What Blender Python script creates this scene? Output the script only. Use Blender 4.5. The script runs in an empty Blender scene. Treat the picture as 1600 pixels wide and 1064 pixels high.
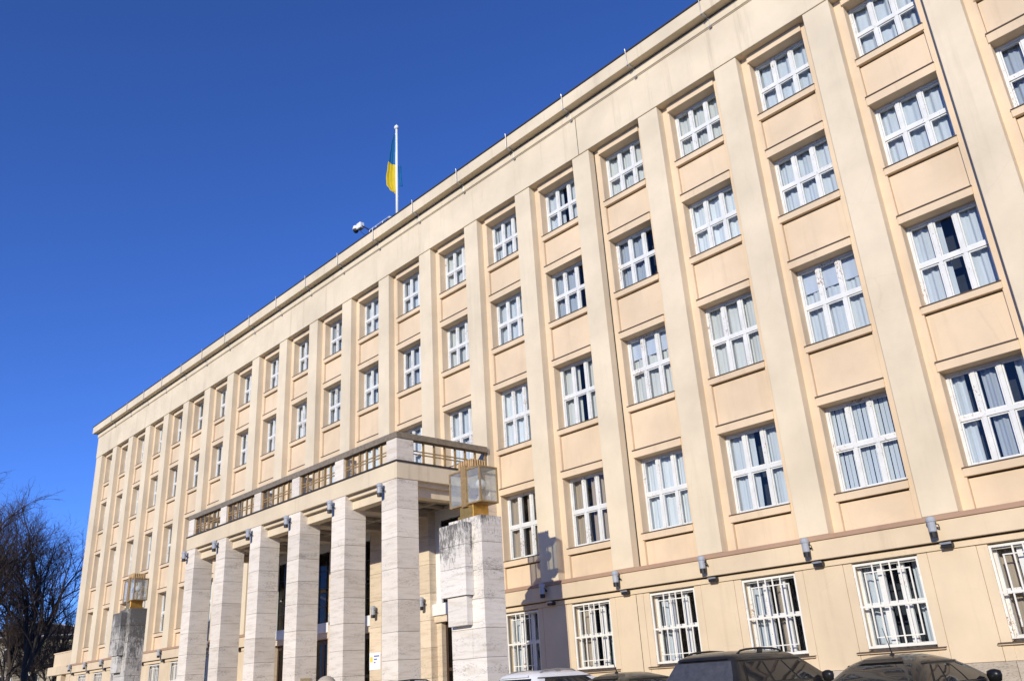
import bpy, bmesh, math, random
from mathutils import Vector, Matrix, noise

S = bpy.context.scene
COL = S.collection
rnd = random.Random(7)

# ------------------------------------------------------------------ camera
CAMZ = 1.38
cam_d = bpy.data.cameras.new("camera")
cam_d.sensor_width = 36.0
cam_d.lens = 1316.8 / 1600.0 * 36.0
cam_d.clip_start = 0.1
cam_d.clip_end = 4000
cam = bpy.data.objects.new("camera", cam_d)
COL.objects.link(cam)


def cam_axes(yaw, pitch, roll):
    cy, sy, cp, sp = math.cos(yaw), math.sin(yaw), math.cos(pitch), math.sin(pitch)
    F = Vector((sy * cp, cy * cp, sp))
    R = Vector((cy, -sy, 0))
    U = R.cross(F)
    c, s = math.cos(roll), math.sin(roll)
    return c * R + s * U, -s * R + c * U, F


_R, _U, _F = cam_axes(math.radians(-45.952), math.radians(21.988), math.radians(-3.593))
cam.matrix_world = Matrix(((_R.x, _U.x, -_F.x, 0), (_R.y, _U.y, -_F.y, 0), (_R.z, _U.z, -_F.z, CAMZ), (0, 0, 0, 1)))
S.camera = cam

# ------------------------------------------------------------------ sky, sun, exposure
SUN_DIR = Vector((0.40, -1.0, 0.365)).normalized()      # towards the sun
sun_el = math.asin(SUN_DIR.z)
sun_az = math.atan2(SUN_DIR.x, SUN_DIR.y)
world = bpy.data.worlds.new("World")
S.world = world
world.use_nodes = True
wn = world.node_tree.nodes
wl = world.node_tree.links
sky = wn.new("ShaderNodeTexSky")
sky.sky_type = 'NISHITA'
sky.sun_disc = False
sky.sun_elevation = sun_el
sky.sun_rotation = sun_az
sky.altitude = 150
sky.air_density = 0.6
sky.dust_density = 0.0
sky.ozone_density = 3.0
tn = wn.new("ShaderNodeMix")
tn.data_type = 'RGBA'
tn.blend_type = 'MULTIPLY'
tn.inputs[0].default_value = 1.0
tn.inputs[7].default_value = (0.70, 1.06, 1.85, 1)
wl.new(sky.outputs[0], tn.inputs[6])
wl.new(tn.outputs[2], wn["Background"].inputs[0])
wn["Background"].inputs[1].default_value = 0.125

sun_d = bpy.data.lights.new("sun", 'SUN')
sun_d.energy = 4.3
sun_d.angle = math.radians(0.5)
sun_d.color = (1.0, 0.93, 0.775)
sun = bpy.data.objects.new("sun", sun_d)
COL.objects.link(sun)
sun.rotation_euler = SUN_DIR.to_track_quat('Z', 'Y').to_euler()
sun.location = (20, -40, 40)

S.view_settings.view_transform = 'Standard'
S.view_settings.look = 'None'
S.view_settings.gamma = 1.0
S.view_settings.exposure = 0.0
S.view_settings.use_curve_mapping = False

# ------------------------------------------------------------------ layout constants (metres)
BAY = 3.3
Y0 = 21.396                       # plane of the pilaster fronts


def X(b):                         # bay number -> x
    return (b - 22.2369) * BAY


PW = 0.853                        # pilaster width
ZS = 4.486                        # string course top / pilaster foot
ZF = 20.069                       # frieze bottom
ROWS = [                          # sill top, sill bottom, lintel bottom, lintel top
    (17.76, 17.53, 19.80, 20.069),
    (14.00, 13.77, 16.10, 16.36),
    (9.76, 9.55, 12.20, 12.42),
    (5.53, 5.30, 7.96, 8.19),
]
FIRST, LAST = 1, 24               # pilasters
XL = X(0.62)                      # left corner
XR = X(24) + 0.1
STRIP = 0.27


# ------------------------------------------------------------------ materials
def new_mat(name):
    m = bpy.data.materials.new(name)
    m.use_nodes = True
    n = m.node_tree.nodes
    return m, n, m.node_tree.links, n["Principled BSDF"]


def ramp(n, stops):
    r = n.new("ShaderNodeValToRGB")
    e = r.color_ramp.elements
    while len(e) < len(stops):
        e.new(0.5)
    for el, (p, c) in zip(e, stops):
        el.position = p
        el.color = c if len(c) == 4 else (*c, 1)
    return r


def pos_noise(n, l, scale, stretch=(1, 1, 1), detail=4, rough=0.55, loc=(0, 0, 0)):
    g = n.new("ShaderNodeNewGeometry")
    mp = n.new("ShaderNodeMapping")
    mp.inputs["Scale"].default_value = stretch
    mp.inputs["Location"].default_value = loc
    l.new(g.outputs["Position"], mp.inputs[0])
    t = n.new("ShaderNodeTexNoise")
    t.inputs["Scale"].default_value = scale
    t.inputs["Detail"].default_value = detail
    t.inputs["Roughness"].default_value = rough
    l.new(mp.outputs[0], t.inputs["Vector"])
    return t


def mixc(n, l, fac, a, b, mode='MIX'):
    m = n.new("ShaderNodeMix")
    m.data_type = 'RGBA'
    m.blend_type = mode
    for sock, v in ((0, fac), (6, a), (7, b)):
        if hasattr(v, "is_linked") or isinstance(v, bpy.types.NodeSocket):
            l.new(v, m.inputs[sock])
        elif isinstance(v, (int, float)):
            m.inputs[sock].default_value = v
        else:
            m.inputs[sock].default_value = (*v, 1)
    return m.outputs[2]


def plaster(name, col, dirt=0.5, streak=0.5, base_dirt=None):
    m, n, l, b = new_mat(name)
    big = pos_noise(n, l, 0.45, detail=5, rough=0.6)
    r1 = ramp(n, [(0.32, [c * 0.86 for c in col]), (0.68, [min(1, c * 1.04) for c in col])])
    l.new(big.outputs[0], r1.inputs[0])
    # rain streaks: long in z
    st = pos_noise(n, l, 2.6, (1, 1, 0.07), detail=5, rough=0.65)
    r2 = ramp(n, [(0.56, (0, 0, 0)), (0.78, (1, 1, 1))])
    l.new(st.outputs[0], r2.inputs[0])
    sm = n.new("ShaderNodeMath")
    sm.operation = 'MULTIPLY'
    sm.inputs[1].default_value = 0.55 * streak
    l.new(r2.outputs[0], sm.inputs[0])
    c1 = mixc(n, l, sm.outputs[0], r1.outputs[0], [col[0] * 0.55, col[1] * 0.52, col[2] * 0.5])
    # blotches and small spots
    sp = pos_noise(n, l, 9, detail=6, rough=0.75, loc=(3, 7, 1))
    r3 = ramp(n, [(0.62, (0, 0, 0)), (0.74, (1, 1, 1))])
    l.new(sp.outputs[0], r3.inputs[0])
    sm2 = n.new("ShaderNodeMath")
    sm2.operation = 'MULTIPLY'
    sm2.inputs[1].default_value = 0.30 * dirt
    l.new(r3.outputs[0], sm2.inputs[0])
    c2 = mixc(n, l, sm2.outputs[0], c1, [col[0] * 0.6, col[1] * 0.55, col[2] * 0.5])
    # old repairs: faint patches with soft outlines
    pt = pos_noise(n, l, 0.8, (1, 1, 0.8), detail=2, rough=0.4, loc=(11, 3, 5))
    rp_ = ramp(n, [(0.60, (0, 0, 0)), (0.625, (1, 1, 1))])
    l.new(pt.outputs[0], rp_.inputs[0])
    pm_ = n.new("ShaderNodeMath")
    pm_.operation = 'MULTIPLY'
    pm_.inputs[1].default_value = 0.14 * dirt
    l.new(rp_.outputs[0], pm_.inputs[0])
    c2 = mixc(n, l, pm_.outputs[0], c2, [min(1, col[0] * 1.12), min(1, col[1] * 1.16), min(1, col[2] * 1.22)])
    # hairline cracks here and there
    g2 = n.new("ShaderNodeNewGeometry")
    nd_ = pos_noise(n, l, 1.3, detail=4)
    va = n.new("ShaderNodeMix")
    va.data_type = 'VECTOR'
    va.inputs[0].default_value = 0.16
    l.new(g2.outputs["Position"], va.inputs[4])
    l.new(nd_.outputs["Color"], va.inputs[5])
    vo = n.new("ShaderNodeTexVoronoi")
    vo.feature = 'DISTANCE_TO_EDGE'
    vo.inputs["Scale"].default_value = 0.75
    l.new(va.outputs[1], vo.inputs["Vector"])
    rc = ramp(n, [(0.0, (1, 1, 1)), (0.007, (0, 0, 0))])
    l.new(vo.outputs["Distance"], rc.inputs[0])
    gt = pos_noise(n, l, 0.35, detail=2, loc=(4, 9, 2))
    rg = ramp(n, [(0.52, (0, 0, 0)), (0.60, (0.10, 0.10, 0.10))])
    l.new(gt.outputs[0], rg.inputs[0])
    cm_ = n.new("ShaderNodeMath")
    cm_.operation = 'MULTIPLY'
    l.new(rc.outputs[0], cm_.inputs[0])
    l.new(rg.outputs[0], cm_.inputs[1])
    c2 = mixc(n, l, cm_.outputs[0], c2, [col[0] * 0.4, col[1] * 0.36, col[2] * 0.3])
    l.new(c2, b.inputs["Base Color"])
    b.inputs["Roughness"].default_value = 0.92
    b.inputs["Specular IOR Level"].default_value = 0.15
    fine = pos_noise(n, l, 55, detail=5, rough=0.7)
    bp = n.new("ShaderNodeBump")
    bp.inputs["Strength"].default_value = 0.28
    bp.inputs["Distance"].default_value = 0.012
    l.new(fine.outputs[0], bp.inputs["Height"])
    wav = pos_noise(n, l, 1.6, detail=3)
    bp2 = n.new("ShaderNodeBump")
    bp2.inputs["Strength"].default_value = 0.15
    bp2.inputs["Distance"].default_value = 0.04
    l.new(wav.outputs[0], bp2.inputs["Height"])
    l.new(bp.outputs[0], bp2.inputs["Normal"])
    l.new(bp2.outputs[0], b.inputs["Normal"])
    return m


def travertine(name, col, stain=0.0, zstain=(0, 1)):
    m, n, l, b = new_mat(name)
    lay = pos_noise(n, l, 2.2, (0.55, 0.55, 5.0), detail=6, rough=0.65)
    r = ramp(n, [(0.3, [col[0] * 0.84, col[1] * 0.80, col[2] * 0.75]), (0.5, col),
                 (0.72, [min(1, c * 1.06) for c in col])])
    l.new(lay.outputs[0], r.inputs[0])
    # pits: short horizontal dashes
    pit = pos_noise(n, l, 24, (0.55, 0.55, 1.9), detail=5, rough=0.7, loc=(5, 2, 9))
    gate = pos_noise(n, l, 1.4, (0.6, 0.6, 2.5), detail=3, loc=(1, 4, 2))
    ad = n.new("ShaderNodeMath")
    ad.operation = 'MULTIPLY_ADD'
    ad.inputs[1].default_value = 0.45
    l.new(gate.outputs[0], ad.inputs[0])
    l.new(pit.outputs[0], ad.inputs[2])
    rp = ramp(n, [(0.81, (0, 0, 0)), (0.9, (1, 1, 1))])
    l.new(ad.outputs[0], rp.inputs[0])
    pm = n.new("ShaderNodeMath")
    pm.operation = 'MULTIPLY'
    pm.inputs[1].default_value = 0.5
    l.new(rp.outputs[0], pm.inputs[0])
    c = mixc(n, l, pm.outputs[0], r.outputs[0], [0.16, 0.14, 0.12])
    # each block a little different
    oi = n.new("ShaderNodeObjectInfo")
    rv = ramp(n, [(0, (0.86, 0.85, 0.84)), (1, (1.0, 1.0, 1.0))])
    l.new(oi.outputs["Random"], rv.inputs[0])
    c = mixc(n, l, 1.0, c, rv.outputs[0], 'MULTIPLY')
    if stain > 0:
        s1 = pos_noise(n, l, 13, (1, 1, 0.32), detail=8, rough=0.85, loc=(8, 1, 3))
        s2 = pos_noise(n, l, 1.1, (1, 1, 0.6), detail=3, loc=(2, 2, 2))
        g = n.new("ShaderNodeNewGeometry")
        sx = n.new("ShaderNodeSeparateXYZ")
        l.new(g.outputs["Position"], sx.inputs[0])
        mr = n.new("ShaderNodeMapRange")
        mr.inputs[1].default_value = zstain[0]
        mr.inputs[2].default_value = zstain[1]
        mr.inputs[3].default_value = 0.0
        mr.inputs[4].default_value = 0.42
        l.new(sx.outputs[2], mr.inputs[0])
        a1 = n.new("ShaderNodeMath")
        a1.operation = 'MULTIPLY_ADD'
        a1.inputs[1].default_value = 0.6
        l.new(s2.outputs[0], a1.inputs[0])
        l.new(s1.outputs[0], a1.inputs[2])
        a2 = n.new("ShaderNodeMath")
        a2.operation = 'ADD'
        l.new(a1.outputs[0], a2.inputs[0])
        l.new(mr.outputs[0], a2.inputs[1])
        rs = ramp(n, [(0.98 - 0.0, (0, 0, 0)), (1.0, (1, 1, 1))])
        mm = n.new("ShaderNodeMapRange")
        mm.inputs[1].default_value = 1.12 - 0.25 * stain
        mm.inputs[2].default_value = 1.26 - 0.25 * stain
        l.new(a2.outputs[0], mm.inputs[0])
        sc = n.new("ShaderNodeMath")
        sc.operation = 'MULTIPLY'
        sc.inputs[1].default_value = 0.85
        l.new(mm.outputs[0], sc.inputs[0])
        c = mixc(n, l, sc.outputs[0], c, [0.055, 0.052, 0.05])
    l.new(c, b.inputs["Base Color"])
    b.inputs["Roughness"].default_value = 0.75
    b.inputs["Specular IOR Level"].default_value = 0.25
    bp = n.new("ShaderNodeBump")
    bp.inputs["Strength"].default_value = 0.5
    bp.inputs["Distance"].default_value = 0.012
    bp.invert = True
    l.new(rp.outputs[0], bp.inputs["Height"])
    l.new(bp.outputs[0], b.inputs["Normal"])
    return m


def simple(name, col, rough=0.6, metal=0.0, var=0.15, scale=6.0, spec=0.4, bump=0.0, coat=0.0):
    m, n, l, b = new_mat(name)
    t = pos_noise(n, l, scale, detail=5, rough=0.65)
    r = ramp(n, [(0.3, [c * (1 - var) for c in col]), (0.7, [min(1, c * (1 + var)) for c in col])])
    l.new(t.outputs[0], r.inputs[0])
    l.new(r.outputs[0], b.inputs["Base Color"])
    b.inputs["Roughness"].default_value = rough
    b.inputs["Metallic"].default_value = metal
    b.inputs["Specular IOR Level"].default_value = spec
    if coat:
        b.inputs["Coat Weight"].default_value = coat
        b.inputs["Coat Roughness"].default_value = 0.04
    if bump:
        f = pos_noise(n, l, scale * 8, detail=4, rough=0.7)
        bp = n.new("ShaderNodeBump")
        bp.inputs["Strength"].default_value = bump
        bp.inputs["Distance"].default_value = 0.01
        l.new(f.outputs[0], bp.inputs["Height"])
        l.new(bp.outputs[0], b.inputs["Normal"])
    return m


def old_paint(name, col, under, amount=0.5):
    m, n, l, b = new_mat(name)
    t = pos_noise(n, l, 22, (1, 1, 0.6), detail=6, rough=0.75)
    g = pos_noise(n, l, 0.9, detail=2)
    a = n.new("ShaderNodeMath")
    a.operation = 'MULTIPLY_ADD'
    a.inputs[1].default_value = 0.5
    l.new(g.outputs[0], a.inputs[0])
    l.new(t.outputs[0], a.inputs[2])
    r = ramp(n, [(0.93 - 0.06 * amount, (0, 0, 0)), (0.95 - 0.06 * amount, (1, 1, 1))])
    l.new(a.outputs[0], r.inputs[0])
    d = pos_noise(n, l, 3, detail=5)
    rd = ramp(n, [(0.35, [c * 0.88 for c in col]), (0.65, col)])
    l.new(d.outputs[0], rd.inputs[0])
    c = mixc(n, l, r.outputs[0], rd.outputs[0], under)
    l.new(c, b.inputs["Base Color"])
    b.inputs["Roughness"].default_value = 0.5
    return m


def glass_mat(name, tint=(0.9, 0.93, 0.95), refl=0.06, rough=0.015, wav=0.05, dirt=0.0):
    """see-through pane: mirror reflection on top of plain transmission"""
    m = bpy.data.materials.new(name)
    m.use_nodes = True
    n = m.node_tree.nodes
    l = m.node_tree.links
    n.clear()
    out = n.new("ShaderNodeOutputMaterial")
    tr = n.new("ShaderNodeBsdfTransparent")
    tr.inputs[0].default_value = (*tint, 1)
    gl = n.new("ShaderNodeBsdfGlossy")
    gl.inputs["Roughness"].default_value = rough
    gl.inputs["Color"].default_value = (1, 1, 1, 1)
    lw = n.new("ShaderNodeLayerWeight")
    lw.inputs["Blend"].default_value = 0.5
    pw = n.new("ShaderNodeMath")
    pw.operation = 'POWER'
    pw.inputs[1].default_value = 5.0
    l.new(lw.outputs["Facing"], pw.inputs[0])
    ad = n.new("ShaderNodeMath")
    ad.operation = 'MULTIPLY_ADD'
    ad.use_clamp = True
    ad.inputs[1].default_value = 0.9
    ad.inputs[2].default_value = refl
    l.new(pw.outputs[0], ad.inputs[0])
    mx = n.new("ShaderNodeMixShader")
    l.new(ad.outputs[0], mx.inputs[0])
    l.new(tr.outputs[0], mx.inputs[1])
    l.new(gl.outputs[0], mx.inputs[2])
    last = mx
    if wav:
        t = pos_noise(n, l, 0.9, detail=2)
        bp = n.new("ShaderNodeBump")
        bp.inputs["Strength"].default_value = wav
        bp.inputs["Distance"].default_value = 0.25
        l.new(t.outputs[0], bp.inputs["Height"])
        l.new(bp.outputs[0], gl.inputs["Normal"])
    if dirt:
        df = n.new("ShaderNodeBsdfDiffuse")
        df.inputs[0].default_value = (0.75, 0.74, 0.68, 1)
        t = pos_noise(n, l, 4, (1, 1, 0.4), detail=6, rough=0.7)
        r = ramp(n, [(0.3, (dirt * 0.6,) * 3), (0.7, (min(1, dirt * 1.5),) * 3)])
        l.new(t.outputs[0], r.inputs[0])
        m2 = n.new("ShaderNodeMixShader")
        l.new(r.outputs[0], m2.inputs[0])
        l.new(mx.outputs[0], m2.inputs[1])
        l.new(df.outputs[0], m2.inputs[2])
        last = m2
    l.new(last.outputs[0], out.inputs[0])
    return m


def curtain_mat(name, col, trans=0.35):
    m, n, l, b = new_mat(name)
    t = pos_noise(n, l, 5, (1, 1, 0.15), detail=4)
    r = ramp(n, [(0.3, [c * 0.85 for c in col]), (0.7, col)])
    l.new(t.outputs[0], r.inputs[0])
    l.new(r.outputs[0], b.inputs["Base Color"])
    b.inputs["Roughness"].default_value = 0.95
    b.inputs["Specular IOR Level"].default_value = 0.0
    return m


M = {}
M['pil'] = plaster('plaster_pale_cream', (0.74, 0.625, 0.455), dirt=0.5, streak=0.45)
M['frieze'] = plaster('plaster_frieze', (0.74, 0.625, 0.455), dirt=0.6, streak=0.9)
M['panel'] = plaster('plaster_apricot', (0.745, 0.58, 0.40), dirt=0.45, streak=0.5)
M['strip'] = plaster('plaster_apricot_trim', (0.74, 0.575, 0.395), dirt=0.5, streak=0.6)
M['gwall'] = plaster('plaster_ground_floor', (0.71, 0.57, 0.395), dirt=0.45, streak=0.5)
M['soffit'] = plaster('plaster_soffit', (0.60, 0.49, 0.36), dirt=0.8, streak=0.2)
M['mould'] = plaster('weathered_string_course', (0.42, 0.27, 0.18), dirt=1.2, streak=0.6)
M['trav'] = travertine('travertine', (0.80, 0.725, 0.63))
M['trav2'] = travertine('travertine_wall_pier', (0.74, 0.62, 0.47))
M['lampstone'] = travertine('travertine_sooty', (0.82, 0.77, 0.70), stain=0.40, zstain=(3.8, 6.3))
M['lampclean'] = travertine('travertine_white', (0.84, 0.785, 0.71), stain=0.02, zstain=(3.4, 6.4))
M['lampstone2'] = travertine('travertine_very_sooty', (0.64, 0.61, 0.56), stain=0.5, zstain=(0.5, 6.5))
M['plinth'] = travertine('plinth_stone', (0.52, 0.45, 0.36))
M['slab'] = plaster('portico_fascia_stone', (0.72, 0.60, 0.43), dirt=1.0, streak=0.9)
M['flash'] = simple('brown_tin_flashing', (0.10, 0.065, 0.045), rough=0.55, metal=0.2)
M['roofmetal'] = simple('dark_roof_metal', (0.06, 0.05, 0.045), rough=0.5, metal=0.4)
M['white'] = old_paint('white_window_paint', (0.74, 0.745, 0.73), (0.30, 0.17, 0.09), 0.75)
M['grille'] = old_paint('white_grille_paint', (0.83, 0.80, 0.72), (0.35, 0.22, 0.13), 0.35)
M['glass'] = glass_mat('window_glass', refl=0.022)
M['glass_dark'] = glass_mat('hall_glass', tint=(0.35, 0.36, 0.38), refl=0.02, rough=0.05)
M['cur_w'] = curtain_mat('white_net_curtain', (0.70, 0.71, 0.73))
M['cur_w2'] = curtain_mat('ivory_curtain', (0.74, 0.71, 0.65))
M['cur_w3'] = curtain_mat('bright_net_curtain', (0.84, 0.84, 0.84))
M['cur_g'] = curtain_mat('grey_curtain', (0.48, 0.50, 0.55))
M['cur_b'] = curtain_mat('beige_curtain', (0.52, 0.40, 0.30))
M['cur_blind'] = curtain_mat('roller_blind', (0.66, 0.68, 0.76))
M['dark'] = simple('dark_room', (0.035, 0.04, 0.05), rough=0.9)
M['joint'] = simple('dark_joint', (0.03, 0.025, 0.02), rough=0.95)
M['bronze'] = simple('bronze_dull', (0.36, 0.235, 0.10), rough=0.5, metal=0.2, var=0.3, scale=12)
M['bronze_top'] = simple('bronze_handrail', (0.235, 0.19, 0.135), rough=0.6, metal=0.1, var=0.3, scale=8)
M['brass'] = simple('gilded_brass', (0.62, 0.36, 0.09), rough=0.38, metal=0.75, var=0.2, scale=9)
M['crown'] = simple('worn_brass_crown', (0.50, 0.34, 0.17), rough=0.5, metal=0.45, var=0.25, scale=12)
M['lamp_glass'] = glass_mat('frosted_lantern_glass', tint=(0.93, 0.95, 0.95), refl=0.04, rough=0.08, wav=0.1, dirt=0.13)
M['opal'] = simple('opal_glass_globe', (0.85, 0.86, 0.86), rough=0.2, var=0.03)
M['grey_lamp'] = simple('grey_painted_metal', (0.36, 0.38, 0.42), rough=0.45, var=0.12)
M['black'] = simple('black_plastic', (0.016, 0.016, 0.018), rough=0.45)
M['steel'] = simple('galvanised_steel', (0.42, 0.41, 0.40), rough=0.45, metal=0.7)
M['wpole'] = simple('white_pole_paint', (0.80, 0.80, 0.78), rough=0.4, var=0.05)
M['blue'] = simple('flag_blue', (0.005, 0.12, 0.32), rough=0.8, var=0.1)
M['yellow'] = simple('flag_yellow', (0.60, 0.46, 0.02), rough=0.8, var=0.1)
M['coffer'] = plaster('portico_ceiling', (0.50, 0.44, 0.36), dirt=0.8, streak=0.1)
M['door'] = simple('dark_brown_door', (0.045, 0.025, 0.018), rough=0.4, var=0.25)
M['asphalt'] = simple('asphalt', (0.06, 0.058, 0.055), rough=0.9, var=0.25, scale=30, bump=0.4)
M['paving'] = simple('paving_slabs', (0.30, 0.28, 0.25), rough=0.9, var=0.18, scale=3, bump=0.3)
M['kerb'] = simple('kerb_stone', (0.36, 0.35, 0.33), rough=0.85, var=0.15, scale=8, bump=0.3)
M['paintline'] = simple('road_marking', (0.7, 0.7, 0.68), rough=0.7)
M['earth'] = simple('winter_grass', (0.09, 0.085, 0.045), rough=1.0, var=0.35, scale=2, bump=0.5)
M['bark'] = simple('dark_bark', (0.06, 0.045, 0.036), rough=0.95, var=0.35, scale=8, bump=0.5)
M['twig'] = simple('twigs', (0.075, 0.052, 0.042), rough=0.95, var=0.3)
M['house'] = plaster('far_house_plaster', (0.42, 0.37, 0.27), dirt=1.0, streak=0.8)
M['snow'] = simple('snow', (0.80, 0.82, 0.85), rough=0.8, var=0.05)
M['rooftile'] = simple('dark_roof', (0.09, 0.07, 0.065), rough=0.85, var=0.3)
M['tyre'] = simple('tyre_rubber', (0.02, 0.02, 0.02), rough=0.85)
M['rim'] = simple('alloy_rim', (0.45, 0.45, 0.46), rough=0.3, metal=0.9)
M['red'] = simple('red_lamp_plastic', (0.45, 0.01, 0.02), rough=0.2)
M['poster_blue'] = simple('print_blue', (0.03, 0.09, 0.45), rough=0.6)
M['poster_yellow'] = simple('print_yellow', (0.75, 0.62, 0.08), rough=0.6)
M['poster_white'] = simple('print_white', (0.80, 0.81, 0.84), rough=0.5, var=0.03)


def car_paint(name, col, dust=0.2, flake=0.0):
    m, n, l, b = new_mat(name)
    t = pos_noise(n, l, 3.0, detail=6, rough=0.7)
    r = ramp(n, [(0.35, (0, 0, 0)), (0.8, (dust, dust, dust))])
    l.new(t.outputs[0], r.inputs[0])
    c = mixc(n, l, r.outputs[0], col, (0.30, 0.27, 0.23))
    l.new(c, b.inputs["Base Color"])
    rr = n.new("ShaderNodeMapRange")
    rr.inputs[3].default_value = 0.22
    rr.inputs[4].default_value = 0.45
    l.new(t.outputs[0], rr.inputs[0])
    l.new(rr.outputs[0], b.inputs["Roughness"])
    b.inputs["Metallic"].default_value = flake
    b.inputs["Specular IOR Level"].default_value = 0.2
    b.inputs["Coat Weight"].default_value = 0.55
    b.inputs["Coat Roughness"].default_value = 0.03
    b.inputs["Coat IOR"].default_value = 1.35
    return m


def car_glass(name, dust=0.1, col=(0.012, 0.013, 0.015)):
    m, n, l, b = new_mat(name)
    t = pos_noise(n, l, 6.0, detail=6, rough=0.75)
    r = ramp(n, [(0.3, (dust * 0.5,) * 3), (0.75, (dust * 1.4,) * 3)])
    l.new(t.outputs[0], r.inputs[0])
    c = mixc(n, l, r.outputs[0], col, (0.33, 0.33, 0.35))
    l.new(c, b.inputs["Base Color"])
    b.inputs["Roughness"].default_value = 0.04 if dust < 0.2 else 0.3
    b.inputs["Specular IOR Level"].default_value = 0.35
    return m


M['c_black'] = car_paint('car_paint_black', (0.008, 0.008, 0.009), dust=0.03)
M['c_dust'] = car_paint('car_paint_dusty_black', (0.010, 0.010, 0.012), dust=0.07)
M['c_white'] = car_paint('car_paint_white', (0.78, 0.78, 0.78), dust=0.10, flake=0.0)
M['c_grey'] = car_paint('car_paint_charcoal', (0.018, 0.017, 0.016), dust=0.08)
M['cg'] = car_glass('car_glass', 0.03)
M['cg_dusty'] = car_glass('car_glass_dusty', 0.16, (0.02, 0.023, 0.035))


# ------------------------------------------------------------------ mesh helpers
class MB:
    """collects geometry for one mesh"""

    def __init__(self):
        self.v, self.f = [], []

    def box(self, x0, x1, y0, y1, z0, z1):
        o = len(self.v)
        self.v += [(x, y, z) for z in (z0, z1) for y in (y0, y1) for x in (x0, x1)]
        self.f += [tuple(o + i for i in q) for q in
                   ((0, 2, 3, 1), (4, 5, 7, 6), (0, 1, 5, 4), (1, 3, 7, 5), (3, 2, 6, 7), (2, 0, 4, 6))]
        return self

    def tube(self, pts, rad, seg=8, caps=True):
        pts = [Vector(p) for p in pts]
        if not isinstance(rad, (list, tuple)):
            rad = [rad] * len(pts)
        o = len(self.v)
        n = len(pts)
        prev = None
        for i, p in enumerate(pts):
            t = (pts[min(i + 1, n - 1)] - pts[max(i - 1, 0)])
            if t.length < 1e-9:
                t = Vector((0, 0, 1))
            t.normalize()
            if prev is None:
                a = Vector((0, 0, 1)) if abs(t.z) < 0.9 else Vector((1, 0, 0))
                u = t.cross(a).normalized()
            else:
                u = (prev - t * prev.dot(t))
                u = u.normalized() if u.length > 1e-6 else t.orthogonal().normalized()
            prev = u
            w = t.cross(u)
            for k in range(seg):
                a = 2 * math.pi * k / seg
                q = p + (u * math.cos(a) + w * math.sin(a)) * rad[i]
                self.v.append(tuple(q))
        for i in range(n - 1):
            for k in range(seg):
                a, b = o + i * seg + k, o + i * seg + (k + 1) % seg
                self.f.append((a, b, b + seg, a + seg))
        if caps:
            self.f.append(tuple(o + k for k in range(seg))[::-1])
            self.f.append(tuple(o + (n - 1) * seg + k for k in range(seg)))
        return self

    def lathe(self, prof, seg=20, c=(0, 0, 0)):
        """prof: list of (r, z)"""
        o = len(self.v)
        for r, z in prof:
            for k in range(seg):
                a = 2 * math.pi * k / seg
                self.v.append((c[0] + r * math.cos(a), c[1] + r * math.sin(a), c[2] + z))
        for i in range(len(prof) - 1):
            for k in range(seg):
                a, b = o + i * seg + k, o + i * seg + (k + 1) % seg
                self.f.append((a, b, b + seg, a + seg))
        self.f.append(tuple(o + k for k in range(seg))[::-1])
        self.f.append(tuple(o + (len(prof) - 1) * seg + k for k in range(seg)))
        return self

    def prism(self, prof, x0, x1):
        """extrude a (y, z) outline along x"""
        o = len(self.v)
        n = len(prof)
        for x in (x0, x1):
            self.v += [(x, y, z) for y, z in prof]
        for i in range(n):
            j = (i + 1) % n
            self.f.append((o + i, o + j, o + n + j, o + n + i))
        self.f.append(tuple(o + i for i in range(n))[::-1])
        self.f.append(tuple(o + n + i for i in range(n)))
        return self

    def grid(self, fn, nu, nv):
        o = len(self.v)
        for i in range(nu + 1):
            for j in range(nv + 1):
                self.v.append(tuple(fn(i / nu, j / nv)))
        for i in range(nu):
            for j in range(nv):
                a = o + i * (nv + 1) + j
                self.f.append((a, a + 1, a + nv + 2, a + nv + 1))
        return self

    def mesh(self, name, mat, bevel=0.0, smooth=False, fixn=True):
        me = bpy.data.meshes.new(name)
        me.from_pydata(self.v, [], self.f)
        if fixn or bevel:
            bm = bmesh.new()
            bm.from_mesh(me)
            if fixn:
                bmesh.ops.recalc_face_normals(bm, faces=bm.faces)
            if bevel:
                bmesh.ops.bevel(bm, geom=list(bm.edges), offset=bevel, segments=1, affect='EDGES', clamp_overlap=True)
            bm.to_mesh(me)
            bm.free()
        if mat is not None:
            me.materials.append(mat)
        if smooth:
            me.polygons.foreach_set("use_smooth", [True] * len(me.polygons))
        return me

    def obj(self, name, mat, parent=None, loc=(0, 0, 0), **kw):
        return link(name, self.mesh(name, mat, **kw), parent, loc)


def link(name, data, parent=None, loc=(0, 0, 0), rot=None):
    o = bpy.data.objects.new(name, data)
    COL.objects.link(o)
    o.parent = parent
    o.location = loc
    if rot:
        o.rotation_euler = rot
    return o


def tag(o, label=None, cat=None, group=None, kind=None):
    if label:
        o["label"] = label
    if cat:
        o["category"] = cat
    if group:
        o["group"] = group
    if kind:
        o["kind"] = kind
    return o


def boxm(name, mat, w, d, h, bevel=0.0):
    """box mesh: x 0..w, y 0..d, z 0..h"""
    return MB().box(0, w, 0, d, 0, h).mesh(name, mat, bevel=bevel)


ORD = ['first', 'second', 'third', 'fourth', 'fifth', 'sixth', 'seventh', 'eighth', 'ninth', 'tenth', 'eleventh',
       'twelfth', 'thirteenth', 'fourteenth', 'fifteenth', 'sixteenth', 'seventeenth', 'eighteenth', 'nineteenth',
       'twentieth', 'twenty-first', 'twenty-second', 'twenty-third', 'twenty-fourth']

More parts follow.
